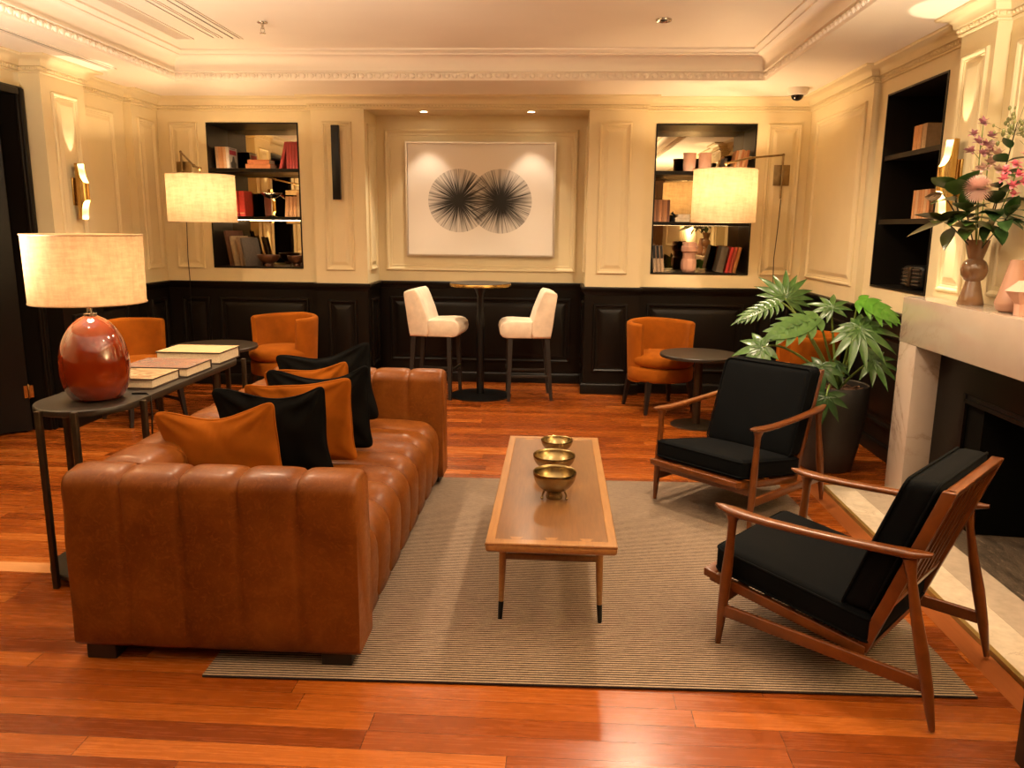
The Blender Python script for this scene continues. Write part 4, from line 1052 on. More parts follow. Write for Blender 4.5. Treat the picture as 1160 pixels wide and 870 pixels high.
# ------------------------------------------------------------------ bar table and stools
T = thing('bar_table', 'tall round pedestal bar table with brass rim below the artwork', 'bar table', (-.685, 7.0, 0))
m = MB(); m.lathe([(.001, 1.022), (.268, 1.022), (.270, 1.020), (.270, 1.016), (.001, 1.016)], 64, caps=False); make('table_top', m, 'gunmetal', T)
m = MB(); m.lathe([(.270, 1.0165), (.272, 1.010), (.272, .992), (.262, .990), (.001, .990)], 64, caps=False); make('brass_rim', m, 'brass', T)
m = MB(); m.lathe([(.034, .012), (.036, .60), (.034, .72), (.030, .78), (.028, .90), (.060, .985), (.060, .990)], 28); make('pole', m, 'metal_black', T)
m = MB(); m.lathe([(.001, .020), (.10, .018), (.272, .010), (.282, .006), (.282, 0), (.001, 0)], 56, caps=False); make('base', m, 'metal_black', T)
def stool(label, loc, rotz):
    """local: faces +x"""
    t = thing('bar_stool', label, 'bar stool', loc, rotz, 'cream bar stools'); hw_ = .205
    def slab(poly, a, b, r, mat, name, sub=4, sh=None):
        n = len(poly); rings = []; cx_ = sum(p[0] for p in poly)/n; cz_ = sum(p[1] for p in poly)/n
        for k, (yy, ins) in enumerate([(a, r), (a+r*.3, r*.3), (a+r, 0)]+[(a+r+(b-a-2*r)*q/sub, 0) for q in range(1, sub)]+[(b-r, 0), (b-r*.3, r*.3), (b, r)]):
            rings.append([(cx_+(p[0]-cx_)*(1-ins/.16), yy, cz_+(p[1]-cz_)*(1-ins/.16)) for p in poly])
        m = MB(); m.loft(rings); return make(name, m, mat, t, smooth=60)
    slab([(-.215, .558), (-.06, .556), (-.045, .60), (-.055, .70), (-.085, .80), (-.125, .90), (-.150, .955), (-.170, .972), (-.225, .962), (-.262, .945), (-.268, .925), (-.250, .80), (-.232, .66)], -hw_, hw_, .018, 'cream_cloth', 'backrest')
    slab([(-.055, .557), (.17, .557), (.205, .568), (.226, .595), (.232, .630), (.224, .668), (.200, .694), (.16, .706), (.10, .708), (-.055, .700)], -hw_+.004, hw_-.004, .02, 'cream_cloth', 'seat')
    for (lx, ly, dx) in ((.135, -.172, .012), (.135, .172, .012), (-.185, -.165, -.045), (-.185, .165, -.045)):
        m = MB(); m.tube([(lx+dx, ly*(1.18 if lx > 0 else 1.06), 0), (lx, ly, .56)], [(.019, .019), (.029, .029)], 4, up=(1, 1, 0)); make('leg', m, 'dark_wood', t, smooth=20)
    m = MB()
    for ly in (-.17, .17): m.rbox(-.20, .16, ly-.008, ly+.008, .205, .23, .003)
    m.rbox(.150, .166, -.17, .17, .245, .27, .003)
    make('footrest', m, 'dark_wood', t)
    return t
stool('cream upholstered bar stool left of the tall table, facing right', (-1.055, 6.985, 0), -.10)
stool('cream upholstered bar stool right of the tall table, facing left', (-.285, 6.985, 0), PI+.10)

# ------------------------------------------------------------------ tub chairs and low round tables
def tub(label, loc, face, arc=118, stretch=False, zt=.755, group='orange velvet tub chairs'):
    t = thing('tub_chair', label, 'chair', loc, math.atan2(face[1], face[0])+PI/2, group)
    n = 44; rings = []; th = .058
    def section(a, sh):
        # cross-section of the shell at angle a (0 = straight back)
        zb = .25; P = []
        def ro(z): return .262+.028*(z-zb)/(zt-zb)
        zt_ = zt - .012*abs(math.sin(a))
        pts = [(ro(zb)-.01, zb)]+[(ro(zb+(zt_-.03-zb)*k/6), zb+(zt_-.03-zb)*k/6) for k in range(7)]
        pts += [(ro(zt_)-.004, zt_-.012), (ro(zt_)-.016, zt_-.002), (ro(zt_)-.030, zt_), (ro(zt_)-.045, zt_-.004), (ro(zt_)-.055, zt_-.014)]
        pts += [(ro(zt_-.03-(zt_-.03-zb)*k/6)-th, zt_-.03-(zt_-.03-zb)*k/6) for k in range(7)]
        mr = sum(p[0] for p in pts)/len(pts); mz = sum(p[1] for p in pts)/len(pts)
        return [(mr+(r-mr)*(1-sh*.35), mz+(z-mz)*(1-sh*.04)) for r, z in pts]
    A = math.radians(arc)
    for k in range(n+1):
        a = -A+2*A*k/n; e = min(k, n-k); sh = (1, .35, .08)[e] if e < 3 else 0
        rings.append([(r*math.sin(a), r*math.cos(a), z) for r, z in section(a, sh)])
    m = MB(); m.loft(rings); make('back_shell', m, 'orange_velvet', t, smooth=60)
    R = .272 if arc > 90 else .25
    def disc(r, z0, z1, q, dome=0, fy=.02):
        P = [(.001, z0), (r*.9, z0), (r-q*.3, z0+q*.3), (r, z0+q), (r, z1-q), (r-q*.3, z1-q*.3), (r-q, z1), (r*.5, z1+dome*.75), (.001, z1+dome)]
        m = MB(); m.lathe(P, 40, (0, -fy, 0)); return m
    if arc > 90:
        make('seat_base', disc(R, .262, .385, .02), 'orange_velvet', t, smooth=60)
        make('seat_cushion', disc(R-.006, .388, .485, .035, .018, .045), 'orange_velvet', t, smooth=60)
    else:
        make('seat_base', disc(.255, .33, .40, .02, 0, .0), 'orange_velvet', t, smooth=60)
        make('seat_cushion', disc(.262, .40, .475, .03, .015, .02), 'orange_velvet', t, smooth=60)
    q = .185
    for (lx, ly) in ((-q, -q), (q, -q), (-q, q), (q, q)):
        m = MB(); m.tube([(lx*1.18, ly*1.18, 0), (lx, ly, .335 if stretch else .27)], [(.016, .016), (.031, .031)], 4, up=(1, 1, 0)); make('leg', m, 'dark_wood', t, smooth=20)
    if stretch:
        m = MB()
        for s in (-1, 1): m.rbox(s*q*1.1-.009, s*q*1.1+.009, -q, q, .13, .155, .003)
        make('stretcher', m, 'dark_wood', t)
    return t
tub('orange velvet tub chair right of the tall bar table, facing a low table', (.872, 6.64, 0), (.34, -.94))
tub('orange velvet tub chair left of the tall bar table, behind the sofa', (-2.33, 6.58, 0), (-.36, -.93))
tub('orange velvet tub chair half hidden behind the potted plant', (1.845, 6.02, 0), (-1, .06))
tub('orange velvet chair half hidden behind the red table lamp', (-3.22, 5.86, 0), (.82, -.57), 72, True, .775)
def round_table(label, loc, r):
    t = thing('round_table', label, 'side table', loc, 0, 'low dark round tables')
    m = MB(); m.lathe([(.001, .566), (r-.004, .566), (r, .562), (r, .546), (r-.006, .540), (.001, .540)], 56, caps=False); make('table_top', m, 'gunmetal', t)
    m = MB(); m.lathe([(.032, .010), (.032, .54)], 24); make('pole', m, 'bronze', t)
    m = MB(); m.lathe([(.001, .016), (.06, .015), (.188, .009), (.195, .005), (.195, 0), (.001, 0)], 48, caps=False); make('base', m, 'bronze', t)
round_table('low dark round table between the right tub chairs', (1.10, 6.07, 0), .300)
round_table('low dark round table between the left orange chairs, beyond the console', (-2.70, 6.02, 0), .330)

# ------------------------------------------------------------------ potted plant
PX, PY = 1.755, 5.02
T = thing('potted_plant', 'big split-leaf plant in a tall dark pot beside the fireplace', 'plant', (PX, PY, 0))
m = MB(); m.lathe([(.001, 0), (.145, 0), (.155, .01), (.185, .15), (.210, .32), (.222, .46), (.220, .548), (.214, .553), (.206, .548), (.205, .50), (.001, .50)], 56, caps=False); make('pot', m, 'pot', T, smooth=50)
m = MB(); rd_ = random.Random(5)
m.lathe([(.203, .502), (.10, .515), (.001, .518)], 32, caps=False)
for k in range(90):
    a = rd_.uniform(0, 6.28); r = .19*math.sqrt(rd_.random()); L_ = rd_.uniform(.012, .028)
    o = MB(); o.rbox(-L_, L_, -.006, .006, -.003, .003, .002, 1)
    m.merge(o, Matrix.Translation((r*math.cos(a), r*math.sin(a), .520+rd_.uniform(0, .006))) @ Matrix.Rotation(rd_.uniform(0, 6.28), 4, 'Z') @ Matrix.Rotation(rd_.uniform(-.4, .4), 4, 'Y'))
make('bark_mulch', m, 'bark', T)
def leaf_frame(base, tip, roll):
    b, t_ = Vector(base), Vector(tip); x = (t_-b); L_ = x.length; x.normalize()
    u = Vector((0, 0, 1)); u = (u-x*u.dot(x))
    if u.length < .15: u = Vector((0, -1, .2)); u = u-x*u.dot(x)
    u.normalize(); u = Matrix.Rotation(roll, 3, x) @ u; y_ = u.cross(x)
    return b, x, y_, u, L_
def lobed_leaf(name, base, tip, width, nl, roll, mat, droop=.12, finger=.75, fan=1.0, parent=T, seed=1, web=.35):
    """deeply cut leaf: a midrib with finger lobes joined near the rib"""
    b, x, y_, u, L_ = leaf_frame(base, tip, roll); r_ = random.Random(seed); m = MB()
    def pos(s, w_, lift=0): return b+x*(s*L_)+y_*w_+u*(lift-droop*L_*(s*s)-.9*droop*(w_*w_)/max(.05, width))
    N = 14; rib = []
    for i in range(N+1):
        s = i/N; h = web*width*.5*math.sin(PI*min(1, s*.93+.07))**.8
        rib.append((s, h))
    for i in range(N):
        for sg in (1, -1):
            s0, h0 = rib[i]; s1, h1 = rib[i+1]
            m.add([pos(s0, 0, -.004), pos(s1, 0, -.004), pos(s1, sg*h1), pos(s0, sg*h0)], [(0, 1, 2, 3)])
    for sg in (1, -1):
        for k in range(nl):
            f = (k+.3)/nl; s0 = .03+.86*f
            ang = math.radians((118-96*f)*fan); ln = width*.5*(1-.42*(2*f-.85)**2)*r_.uniform(.88, 1.08)*(1.0 if f < .8 else .75)
            wd = finger*L_*.86/nl*.5
            pts = []
            Q = 6
            for q in range(Q+1):
                e = q/Q; dist = ln*e; bend = ang*(1-.30*e)
                sx_ = s0+dist*math.cos(bend)/L_; wy = sg*dist*math.sin(bend)
                ww = wd*(.75+.55*math.sin(PI*min(1, e*.9+.05)))*(1-e**3.2) + .0012
                pts.append((sx_, wy, ww, bend, e))
            for q in range(Q):
                A, B = pts[q], pts[q+1]; quad = []
                for (sx_, wy, ww, bend, e), o_ in ((A, 1), (B, 1), (B, 0), (A, 0), (A, -1), (B, -1)):
                    quad.append(pos(sx_-o_*ww*math.sin(bend)/L_*1.0, wy+sg*o_*ww*math.cos(bend), -.10*ln*e*e-(0.004 if o_ == 0 else 0)))
                m.add([quad[0], quad[1], quad[2], quad[3]], [(0, 1, 2, 3)]); m.add([quad[3], quad[2], quad[5], quad[4]], [(0, 1, 2, 3)])
    # tip finger
    for sg in (1, -1):
        m.add([pos(.86, 0, -.004), pos(1.08, 0, -.004), pos(1.0, sg*.03*width), pos(.88, sg*.06*width)], [(0, 1, 2, 3)])
    return make(name, m, mat, parent, smooth=70)
CRN = (PX+.03, PY-.02, .52)
LV = [  # leaf base, tip, width, lobes, roll, material, droop, finger, petiole bend
 ((1.445, 5.20, 1.075), (1.40, 5.10, 1.135), .0, 0, 0, 0, 0, 0),
]
def petiole(p0, p1, bow, r0=.010, r1=.005):
    a, c = Vector(p0), Vector(p1); mid = a.lerp(c, .55)+Vector(bow); pts = []
    for k in range(11):
        s = k/10; pts.append(a*(1-s)**2+mid*2*s*(1-s)+c*s*s)
    m = MB(); m.tube(pts, [r0+(r1-r0)*k/10 for k in range(11)], 8); return make('petiole', m, 'stem', T)
O = Vector((PX, PY, 0))
def palm_leaf(base, main, nrm, L_, nf, spread, mat, seed, wf=.13, web=.30, droop=.25):
    """fan of fingers round the end of the stalk"""
    b = Vector(base); u = Vector(nrm).normalized(); x = Vector(main); x = (x-u*x.dot(u)).normalized(); y_ = u.cross(x); r_ = random.Random(seed); m = MB()
    fans = []
    for k in range(nf):
        an = math.radians(-spread+2*spread*k/(nf-1))+r_.uniform(-.05, .05); ln = L_*(.55+.45*math.cos(an*.62))*r_.uniform(.9, 1.08); fans.append((an, ln))
        d = x*math.cos(an)+y_*math.sin(an); sd = u.cross(d); Q = 8; rows = []
        for q in range(Q+1):
            e = q/Q; c_ = b+d*(ln*e)-u*(droop*ln*e*e)-Vector((0, 0, 1))*(.10*ln*e*e); h = L_*wf*(.30+.85*math.sin(PI*min(1, .12+e*.86)))*(1-e**5)+.0006
            rows.append((c_+sd*h+u*h*.18, c_-u*.003, c_-sd*h+u*h*.18))
        for q in range(Q):
            A, B = rows[q], rows[q+1]; m.add([A[0], A[1], B[1], B[0]], [(0, 1, 2, 3)]); m.add([A[1], A[2], B[2], B[1]], [(0, 1, 2, 3)])
    for k in range(nf-1):      # the web between neighbouring fingers
        (a0, l0), (a1, l1) = fans[k], fans[k+1]; w0 = web*L_
        P = lambda an, r: b+(x*math.cos(an)+y_*math.sin(an))*r-u*(droop*r*r/L_+.002)
        m.add([b, P(a0, w0), P((a0+a1)/2, w0*.95), P(a1, w0)], [(0, 1, 2, 3)])
    return make('leaf', m, mat, T, smooth=70)
def fan(base, main, nrm, L_, nf, spread, mat, bow, seed, **kw):
    petiole(Vector(CRN)-O, Vector(base)-O, bow); palm_leaf(Vector(base)-O, main, nrm, L_, nf, spread, mat, seed, **kw)
def blade(base, tip, nrm, width, nl, mat, droop, finger, web, bow, seed, fanf=1.0):
    petiole(Vector(CRN)-O, Vector(base)-O, bow)
    b, t_ = Vector(base)-O, Vector(tip)-O; x = (t_-b).normalized(); n_ = Vector(nrm); n_ = (n_-x*n_.dot(x)).normalized()
    u0 = Vector((0, 0, 1)); u0 = (u0-x*u0.dot(x)).normalized(); roll = math.atan2(u0.cross(n_).dot(x), u0.dot(n_))
    lobed_leaf('leaf', b, t_, width, nl, roll, mat, droop, finger, fanf, T, seed, web)
fan((1.46, 5.18, 1.075), (.05, .1, 1), (-.1, -.9, .35), .235, 13, 118, 'leaf', (-.04, .05, .12), 11, wf=.075, web=.22, droop=.30)
blade((1.42, 5.10, 1.055), (1.12, 5.04, .975), (-.1, -.55, .8), .20, 9, 'leaf', .22, .62, .25, (-.02, .03, .16), 12)
blade((1.60, 4.90, .985), (1.26, 4.80, .875), (-.15, -.62, .75), .30, 6, 'leaf', .06, .86, .52, (-.04, 0, .10), 13, .95)
fan((1.255, 4.84, .80), (-.75, -.2, -.1), (-.2, -.75, .6), .185, 8, 125, 'leaf', (-.10, -.05, .20), 14, wf=.12, web=.42)
fan((1.80, 4.80, .93), (.35, -.5, -.35), (-.12, -.72, .68), .265, 13, 158, 'leaf', (.02, -.02, .10), 15, wf=.085, web=.30, droop=.22)
blade((1.80, 4.84, 1.10), (2.02, 4.72, 1.03), (.05, -.65, .75), .24, 5, 'leaf_bright', .30, .9, .55, (.02, 0, .12), 16)
fan((1.90, 4.80, .735), (.9, -.25, .02), (-.05, -.65, .75), .20, 9, 120, 'leaf', (.02, 0, .05), 17, wf=.09, web=.30)
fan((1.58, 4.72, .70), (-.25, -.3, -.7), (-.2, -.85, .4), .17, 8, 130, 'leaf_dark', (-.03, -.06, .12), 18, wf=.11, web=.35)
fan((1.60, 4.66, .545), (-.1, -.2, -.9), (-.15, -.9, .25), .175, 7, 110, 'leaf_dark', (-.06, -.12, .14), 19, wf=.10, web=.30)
fan((1.70, 5.0, 1.03), (-.2, -.2, .6), (-.2, -.7, .7), .17, 9, 140, 'leaf', (-.01, .05, .1), 20, wf=.09, web=.3)
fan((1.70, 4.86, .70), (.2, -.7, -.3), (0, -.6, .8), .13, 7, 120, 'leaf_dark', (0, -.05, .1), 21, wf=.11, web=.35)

# ------------------------------------------------------------------ mantel: vases and flowers
MZ = 1.1465; VX, VY = 2.062, 4.075
vp = [(.060, 0), (.062, .004), (.050, .05), (.038, .10), (.034, .117), (.048, .128), (.058, .148), (.062, .170), (.058, .195), (.048, .214), (.034, .226), (.038, .24), (.050, .285), (.056, .318), (.053, .319), (.046, .285), (.032, .24), (.02, .2), (.001, .19)]
t = make('hourglass_vase', MB().lathe(vp, 48), 'brown_glaze', loc=(VX, VY, MZ), smooth=50); tag(t, 'glossy brown hourglass vase holding the flowers on the mantel', 'vase')
o = make('conical_vase', MB().lathe([(.046, 0), (.062, .012), (.070, .035), (.070, .042), (.062, .07), (.028, .22), (.026, .235), (.022, .235), (.022, .20), (.001, .19)], 48), 'blush_glaze', loc=(2.062, 3.715, MZ), smooth=40); tag(o, 'matt pink conical vase beside the flower vase on the mantel', 'vase')
o = make('faceted_vase', MB().lathe([(.030, 0), (.032, .05), (.075, .105), (.028, .145), (.024, .15), (.020, .145), (.001, .14)], 8), 'pink_clay', loc=(2.030, 3.575, MZ), smooth=10); tag(o, 'angular pale pink ceramic vase at the right edge of the mantel', 'vase')
VT = Vector((VX, VY, MZ+.30))
def simple_leaf(m, base, d, L_, w_, droop=.2, fold=.15, roll=0):
    b = Vector(base); x = Vector(d).normalized(); u = Vector((0, 0, 1)); u = u-x*u.dot(x)
    if u.length < .1: u = Vector((1, 0, 0))-x*x.x
    u.normalize(); u = Matrix.Rotation(roll, 3, x) @ u; y_ = u.cross(x); N = 8; P = []
    for k in range(N+1):
        s = k/N; h = w_/2*math.sin(PI*s**.85)**.9 if 0 < s < 1 else .0006
        c_ = b+x*(L_*s)-u*(droop*L_*s*s)
        P.append((c_+y_*h+u*fold*h, c_, c_-y_*h+u*fold*h))
    for k in range(N):
        A, B = P[k], P[k+1]; m.add([A[0], A[1], B[1], B[0]], [(0, 1, 2, 3)]); m.add([A[1], A[2], B[2], B[1]], [(0, 1, 2, 3)])
def curve(a, c, bow, n=10):
    a, c = Vector(a), Vector(c); mid = a.lerp(c, .5)+Vector(bow)
    return [a*(1-s)**2+mid*2*s*(1-s)+c*s*s for s in [k/n for k in range(n+1)]]
def stem_thing(name, label, cat, tip, bow, r=.003, mat='stem', group='flower stems in the mantel vase'):
    root = VT+Vector(((tip[0]-VX)*.12, (tip[1]-VY)*.12, -.03))
    t = thing(name, label, cat, root, 0, group); p = [q-root for q in curve(root, tip, bow)]
    make('stem', MB().tube(p, [r, *[r*.9]*9, r*.5], 7), mat, t); return t, p
def leaves(t, p, spec, mat, name='leaf'):
    for (s, d, L_, w_, dr, rl) in spec:
        if w_ > .03: L_, w_ = L_*1.14, w_*1.28
        m = MB(); q = p[min(10, int(s*10))]; simple_leaf(m, q, d, L_, w_, dr, .2, rl); make(name, m, mat, t, smooth=70)
def blossom(t, c, r, mat, n=6, up=(0, -.3, 1), seed=0, name='flower'):
    rr = random.Random(seed); m = MB(); u = Vector(up).normalized(); a = u.orthogonal().normalized(); b = u.cross(a)
    for ly in range(2):
        for k in range(n):
            an = 2*PI*(k+.5*ly)/n+rr.uniform(-.15, .15); d = (a*math.cos(an)+b*math.sin(an))*(1 if ly == 0 else .7)+u*(.45 if ly == 0 else 1.0)
            simple_leaf(m, Vector(c), d, r*rr.uniform(.9, 1.1), r*.62, .15, .3, rr.uniform(-.4, .4))
    return make(name, m, mat, t, smooth=70)
# chrysanthemum
t, p = stem_thing('chrysanthemum', 'round pale pink chrysanthemum at the front of the mantel flowers', 'flower', (1.945, 3.895, 1.700), (-.01, -.03, 0), .0035)
m = MB(); u = Vector((-.35, -.75, .35)).normalized(); a = u.orthogonal().normalized(); b = u.cross(a); c_ = p[-1]
for ly in range(9):
    ph = .10+ly*.19; n_ = int(6+ly*5)
    for k in range(n_):
        an = 2*PI*(k+.5*(ly % 2))/n_; d = u*math.cos(ph)+(a*math.cos(an)+b*math.sin(an))*math.sin(ph)
        simple_leaf(m, c_+d*.010, d, .060-.0013*(8-ly), .0105, 0, .25, 0)
make('flower_head', m, 'petal_pink', t, smooth=70)
leaves(t, p, [(.5, (-.7, -.4, .1), .10, .05, .2, .2), (.6, (.5, -.6, .2), .09, .045, .3, -.2)], 'leaf')
# mauve spray
t, p = stem_thing('mauve_flower_spray', 'tall spray of dusky mauve blossoms at the upper left of the mantel flowers', 'flower', (1.995, 4.02, 2.00), (-.03, -.01, .05), .003)
for i, (dx, dy, z, r) in enumerate(((0, 0, 2.005, .034), (-.035, 0, 1.955, .030), (.04, -.01, 1.945, .032), (-.02, -.03, 1.915, .034), (.015, -.02, 1.905, .030), (-.045, -.01, 1.875, .034), (.0, -.03, 1.865, .03), (.05, .0, 1.885, .026))):
    c_ = Vector((1.99+dx, 4.02+dy, z))-t.location
    blossom(t, c_, r*1.05, 'petal_mauve', 5, (dx*8, -.6, .8), i)
m = MB()
for i in (6, 7, 8): m.tube([p[i], p[i]+Vector((-.04 if i % 2 else .045, -.01, .035))], .0016, 5)
make('side_stem', m, 'stem', t)
# pale pink spray
t, p = stem_thing('pale_flower_spray', 'spray of pale pink blossoms in the middle of the mantel flowers', 'flower', (2.055, 4.06, 1.90), (.01, 0, .02), .003)
for i, (dx, z, r) in enumerate(((0, 1.905, .035), (-.02, 1.868, .04), (.025, 1.86, .04), (.005, 1.825, .042), (-.03, 1.80, .036), (.035, 1.79, .036), (-.05, 1.785, .034))):
    blossom(t, Vector((2.05+dx, 4.03-.01*(i % 3), z))-t.location, r, 'petal_pale', 5, (dx*6, -.8, .6), 20+i)
# hot pink spray at right
t, p = stem_thing('bright_pink_flower_spray', 'spray of bright pink blossoms at the right of the mantel flowers', 'flower', (2.055, 3.787, 1.80), (.02, -.02, .03), .003)
for i, (dx, dy, z, r) in enumerate(((-.01, .0, 1.80, .034), (.01, -.04, 1.84, .034), (-.04, .02, 1.775, .034), (.0, -.02, 1.755, .032), (-.05, .01, 1.735, .034), (-.02, -.02, 1.705, .034), (.02, -.03, 1.72, .030), (.0, .0, 1.67, .028), (.02, -.06, 1.90, .03))):
    blossom(t, Vector((2.05+dx, 3.787+dy, z))-t.location, r, 'petal_hot', 5, (dx*6, -.8, .7), 40+i)
leaves(t, p, [(.4, (.1, -.9, -.05), .20, .014, .3, 0), (.45, (.3, -.9, .1), .18, .012, .35, .4), (.5, (-.1, -.9, .15), .17, .012, .4, -.3)], 'leaf_dark')
# budding green branch
t, p = stem_thing('budding_green_branch', 'dark twig with green leaves and small buds, upper right of the mantel flowers', 'branch', (2.082, 3.895, 2.00), (.01, -.01, .0), .0032, 'twig')
leaves(t, p, [(.55, (-.6, -.5, .35), .075, .042, .2, .3), (.6, (.6, -.3, .3), .08, .045, .2, -.3), (.7, (-.7, -.2, .4), .08, .05, .25, .5), (.78, (.6, -.5, .35), .09, .045, .3, 0), (.85, (-.5, -.3, .6), .07, .04, .2, 0), (.5, (.3, -.8, 0), .07, .04, .2, 0), (.65, (.1, -.9, .1), .07, .04, .3, 0), (.97, (.7, -.5, .3), .10, .045, .2, .2)], 'leaf_dark')
m = MB(); rr = random.Random(3)
for k in range(34):
    q = p[10]+Vector((rr.gauss(-.015, .034), rr.gauss(-.01, .03), rr.gauss(-.01, .038))); m.sphere(q, rr.uniform(.005, .009), 7, 5, (1, 1, 1.5)); m.tube([q, p[9]+(q-p[9])*.3], .001, 4)
make('bud_cluster', m, 'berry', t)
# leafy branches
t, p = stem_thing('magnolia_branch', 'branch of broad green leaves spreading to the left of the mantel flowers', 'branch', (1.90, 4.03, 1.70), (-.04, -.01, .02), .004, 'twig')
leaves(t, p, [(1, (-.8, -.3, .45), .14, .080, .15, .3), (.95, (-.25, -.7, .55), .13, .085, .15, 0), (.9, (.3, -.5, .8), .14, .075, .2, -.4), (.8, (-.9, -.3, .15), .13, .075, .3, .2), (.7, (.4, -.7, .2), .13, .075, .3, 0), (.6, (-.3, -.8, .0), .12, .07, .3, 0)], 'leaf')
t, p = stem_thing('olive_leaf_branch', 'branch of large drooping olive leaves at the lower left of the mantel flowers', 'branch', (1.86, 4.03, 1.555), (-.03, -.01, .05), .004, 'twig')
leaves(t, p, [(1, (-.9, -.2, .30), .14, .080, .15, .2), (.9, (-.9, -.2, -.25), .19, .060, .1, .6), (.8, (-.6, -.6, .15), .14, .085, .2, 0), (.6, (-.5, -.5, -.5), .12, .055, .3, .2), (.9, (.1, -.7, .5), .13, .08, .3, 0), (.7, (.3, -.8, .1), .13, .07, .3, .3)], 'leaf_olive')
t, p = stem_thing('dried_protea', 'brown drooping dried seed head at the left of the mantel flowers', 'flower', (1.845, 4.03, 1.685), (-.02, 0, .07), .0035, 'twig')
m = MB()
for k in range(16):
    a_ = 2*PI*k/16; simple_leaf(m, p[-1], (-.75+.2*math.cos(a_), -.25+.3*math.sin(a_), -.35+.3*math.sin(a_+1)), .085, .022, .15, .4, a_)
make('seed_head', m, 'leaf_brown', t, smooth=70)
t, p = stem_thing('dark_leaf_branch', 'branch of dark leaves filling the centre over the vase mouth', 'branch', (2.07, 3.96, 1.66), (.01, -.03, 0), .0035, 'twig')
leaves(t, p, [(1, (.3, -.5, .6), .13, .075, .2, 0), (.95, (-.5, -.6, .5), .13, .075, .2, .2), (.9, (.7, -.5, .3), .14, .065, .3, -.2), (.8, (-.4, -.8, -.1), .13, .07, .3, 0), (.75, (.5, -.7, -.1), .13, .06, .4, .1), (.6, (-.6, -.5, -.5), .12, .055, .3, .3), (.5, (.1, -.8, -.4), .12, .05, .3, 0), (.95, (0, -.6, .9), .12, .065, .2, .5), (.65, (.8, -.4, .1), .13, .055, .3, 0), (.55, (-.8, -.3, 0), .12, .06, .3, 0)], 'leaf_dark')

t, p = stem_thing('ruscus_branch', 'branch of slim pointed leaves leaning out to the right of the mantel flowers', 'branch', (2.06, 3.80, 1.60), (.0, -.04, .03), .003, 'twig')
leaves(t, p, [(1, (.2, -.9, .1), .13, .035, .3, 0), (.9, (-.3, -.8, .4), .13, .045, .2, .2), (.8, (.4, -.8, -.2), .12, .035, .3, 0), (.7, (-.4, -.8, -.1), .12, .05, .3, .3), (.6, (.3, -.8, .3), .12, .05, .2, 0), (.5, (-.2, -.9, -.3), .11, .045, .3, 0), (.85, (-.1, -.6, .8), .12, .05, .2, 0)], 'leaf_dark')
t, p = stem_thing('laurel_branch', 'branch of dense dark green leaves low at the front of the mantel flowers', 'branch', (1.955, 4.0, 1.60), (-.02, -.02, .02), .0035, 'twig')
leaves(t, p, [(1, (-.6, -.6, .4), .13, .07, .2, 0), (.95, (.2, -.8, .5), .13, .07, .2, .2), (.9, (-.8, -.5, -.1), .13, .065, .3, .2), (.85, (.6, -.7, .1), .13, .065, .3, 0), (.75, (-.4, -.8, .1), .12, .065, .3, -.2), (.7, (.3, -.9, .0), .12, .06, .3, 0), (.6, (-.5, -.7, -.3), .11, .06, .3, .2), (1, (-.2, -.4, .9), .13, .065, .2, 0), (.8, (0, -.9, .3), .12, .07, .2, .1)], 'leaf')
# dark cabinet just inside the right foreground edge
T = thing('dark_cabinet', 'dark brown wooden cabinet edge at the lower right corner', 'cabinet', (1.322, 2.07, 0))
m = MB(); m.rbox(0, .42, -.55, 0, .03, .50, .004); make('carcass', m, 'dark_wood', T)
m = MB(); m.rbox(.02, .40, -.56, -.552, .05, .48, .003); make('door', m, 'dark_wood', T)
m = MB(); m.box(.02, .40, -.53, -.02, 0, .03); make('plinth', m, 'dark_wood', T)
m = MB(); m.rbox(-.004, .424, -.556, .004, .502, .525, .004); make('top', m, 'dark_wood', T)

# ------------------------------------------------------------------ lights
def light(kind, name, loc, energy, col=WARM, size=.05, target=None, cone=None, blend=.4):
    l = bpy.data.lights.new(name, kind); l.energy = energy; l.color = col
    if kind in ('POINT', 'SPOT'): l.shadow_soft_size = size
    if cone: l.spot_size = math.radians(cone); l.spot_blend = blend
    o = bpy.data.objects.new(name, l); COL.objects.link(o); o.location = loc
    if target is not None:
        o.rotation_euler = (Vector(target)-Vector(loc)).to_track_quat('-Z', 'Y').to_euler()
    return o
SPOT = (1, .77, .52); AMB = (1, .74, .48)
for i, x_ in enumerate((-1.235, -.267)):
    light('SPOT', 'recess_spot', (x_, 7.34, 2.505), 9, (1, .80, .58), .02, (x_, 7.52, 1.4), 66, .55)
    light('SPOT', 'recess_flood', (x_, 7.33, 2.505), 60, (1, .78, .54), .03, (x_, 6.25, 0), 92, .8)
for (x_, y_, e_) in ((.642, 5.452, 95), (-2.0, 4.75, 85), (.642, 3.9, 80), (-2.0, 3.5, 36), (.642, 2.6, 17), (-1.9, 2.6, 6)):
    light('SPOT', 'tray_spot', (x_, y_, ZC-.03), e_, SPOT, .06, (x_, y_, 0), 150, .9)
for (x_, y_, e_) in ((1.82, 3.45, 20), (1.82, 1.8, 5), (-3.35, 3.2, 18)):
    light('SPOT', 'soffit_spot', (x_, y_, ZS-.02), e_, SPOT, .05, (x_, y_, 0), 110, .8)
light('POINT', 'table_lamp_bulb', (-1.962, 3.20, CZ+.53), 9.5, (1, .62, .30), .04)
light('POINT', 'left_wall_lamp_bulb', (-2.86, 6.32, 1.745), 18, (1, .68, .38), .04)
light('POINT', 'right_wall_lamp_bulb', (1.352, 6.75, 1.835), 16, (1, .68, .38), .04)
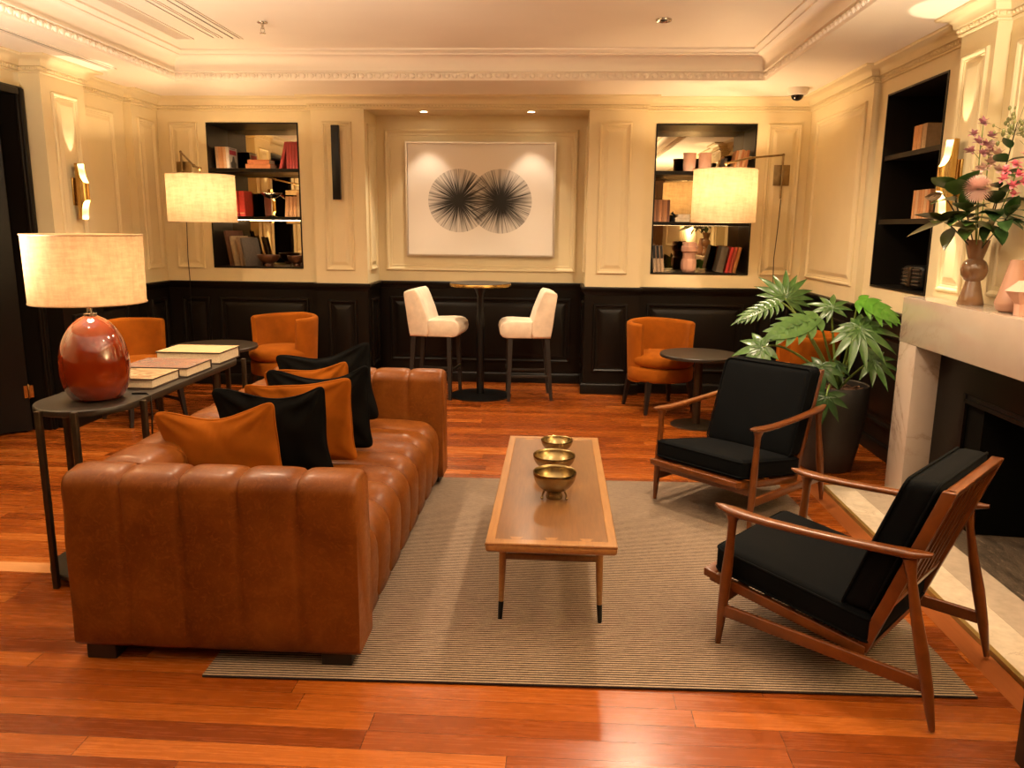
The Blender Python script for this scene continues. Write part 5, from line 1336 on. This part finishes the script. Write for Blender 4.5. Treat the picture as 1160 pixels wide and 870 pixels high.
for (x_, y_, z_, e_) in ((-2.6, 2.9, 1.1, 160), (1.75, 1.9, 1.2, 240), (-.7, .1, .9, 90)):  # unseen upward spots, added to brighten the ceiling and upper walls
    light('SPOT', 'added_uplight', (x_, y_, z_), e_, (1, .80, .58), .12, (x_, y_, 3), 158, .6)
for (x_, y_, z_) in ((-3.566+.066, 5.765, 1.73), (2.086-.066, 4.385, 1.775)):
    for q in (1, -1):
        light('SPOT', 'sconce_beam', (x_, y_, z_+q*.055), 12, (1, .80, .52), .008, (x_, y_, z_+q*2), 37, .12)
        light('POINT', 'sconce_bulb', (x_, y_, z_+q*.07), .5, (1, .72, .36), .012)

# ------------------------------------------------------------------ world, camera, view
wd_ = bpy.data.worlds.new('room_world'); sc.world = wd_; wd_.use_nodes = True
wd_.node_tree.nodes['Background'].inputs[0].default_value = (0, 0, 0, 1)
cam = bpy.data.cameras.new('camera'); co = bpy.data.objects.new('camera', cam); COL.objects.link(co)
cam.sensor_width = 36; cam.lens = 892.6/1160*36; cam.clip_start = .05
pi_, ya_, ro_ = .195539, -.0564592, .0102795
A_ = Matrix(((math.cos(ya_), -math.sin(ya_), 0), (math.sin(ya_), math.cos(ya_), 0), (0, 0, 1)))
B_ = Matrix(((1, 0, 0), (0, 0, -1), (0, 1, 0)))
P_ = Matrix(((1, 0, 0), (0, math.cos(pi_), -math.sin(pi_)), (0, math.sin(pi_), math.cos(pi_))))
Q_ = Matrix(((math.cos(ro_), -math.sin(ro_), 0), (math.sin(ro_), math.cos(ro_), 0), (0, 0, 1)))
R_ = Q_ @ P_ @ B_ @ A_
W_ = Matrix((R_[0], -R_[1], -R_[2])).transposed()
co.matrix_world = Matrix.Translation((0, 0, 1.5)) @ W_.to_4x4()
sc.camera = co
sc.view_settings.view_transform = 'Standard'; sc.view_settings.look = 'None'
sc.view_settings.exposure = 1.08; sc.view_settings.gamma = 1; sc.view_settings.use_curve_mapping = False
sc.cycles.use_denoising = True
sc.cycles.max_bounces = 10; sc.cycles.diffuse_bounces = 5; sc.cycles.caustics_reflective = False; sc.cycles.caustics_refractive = False
sc.cycles.sample_clamp_indirect = 6
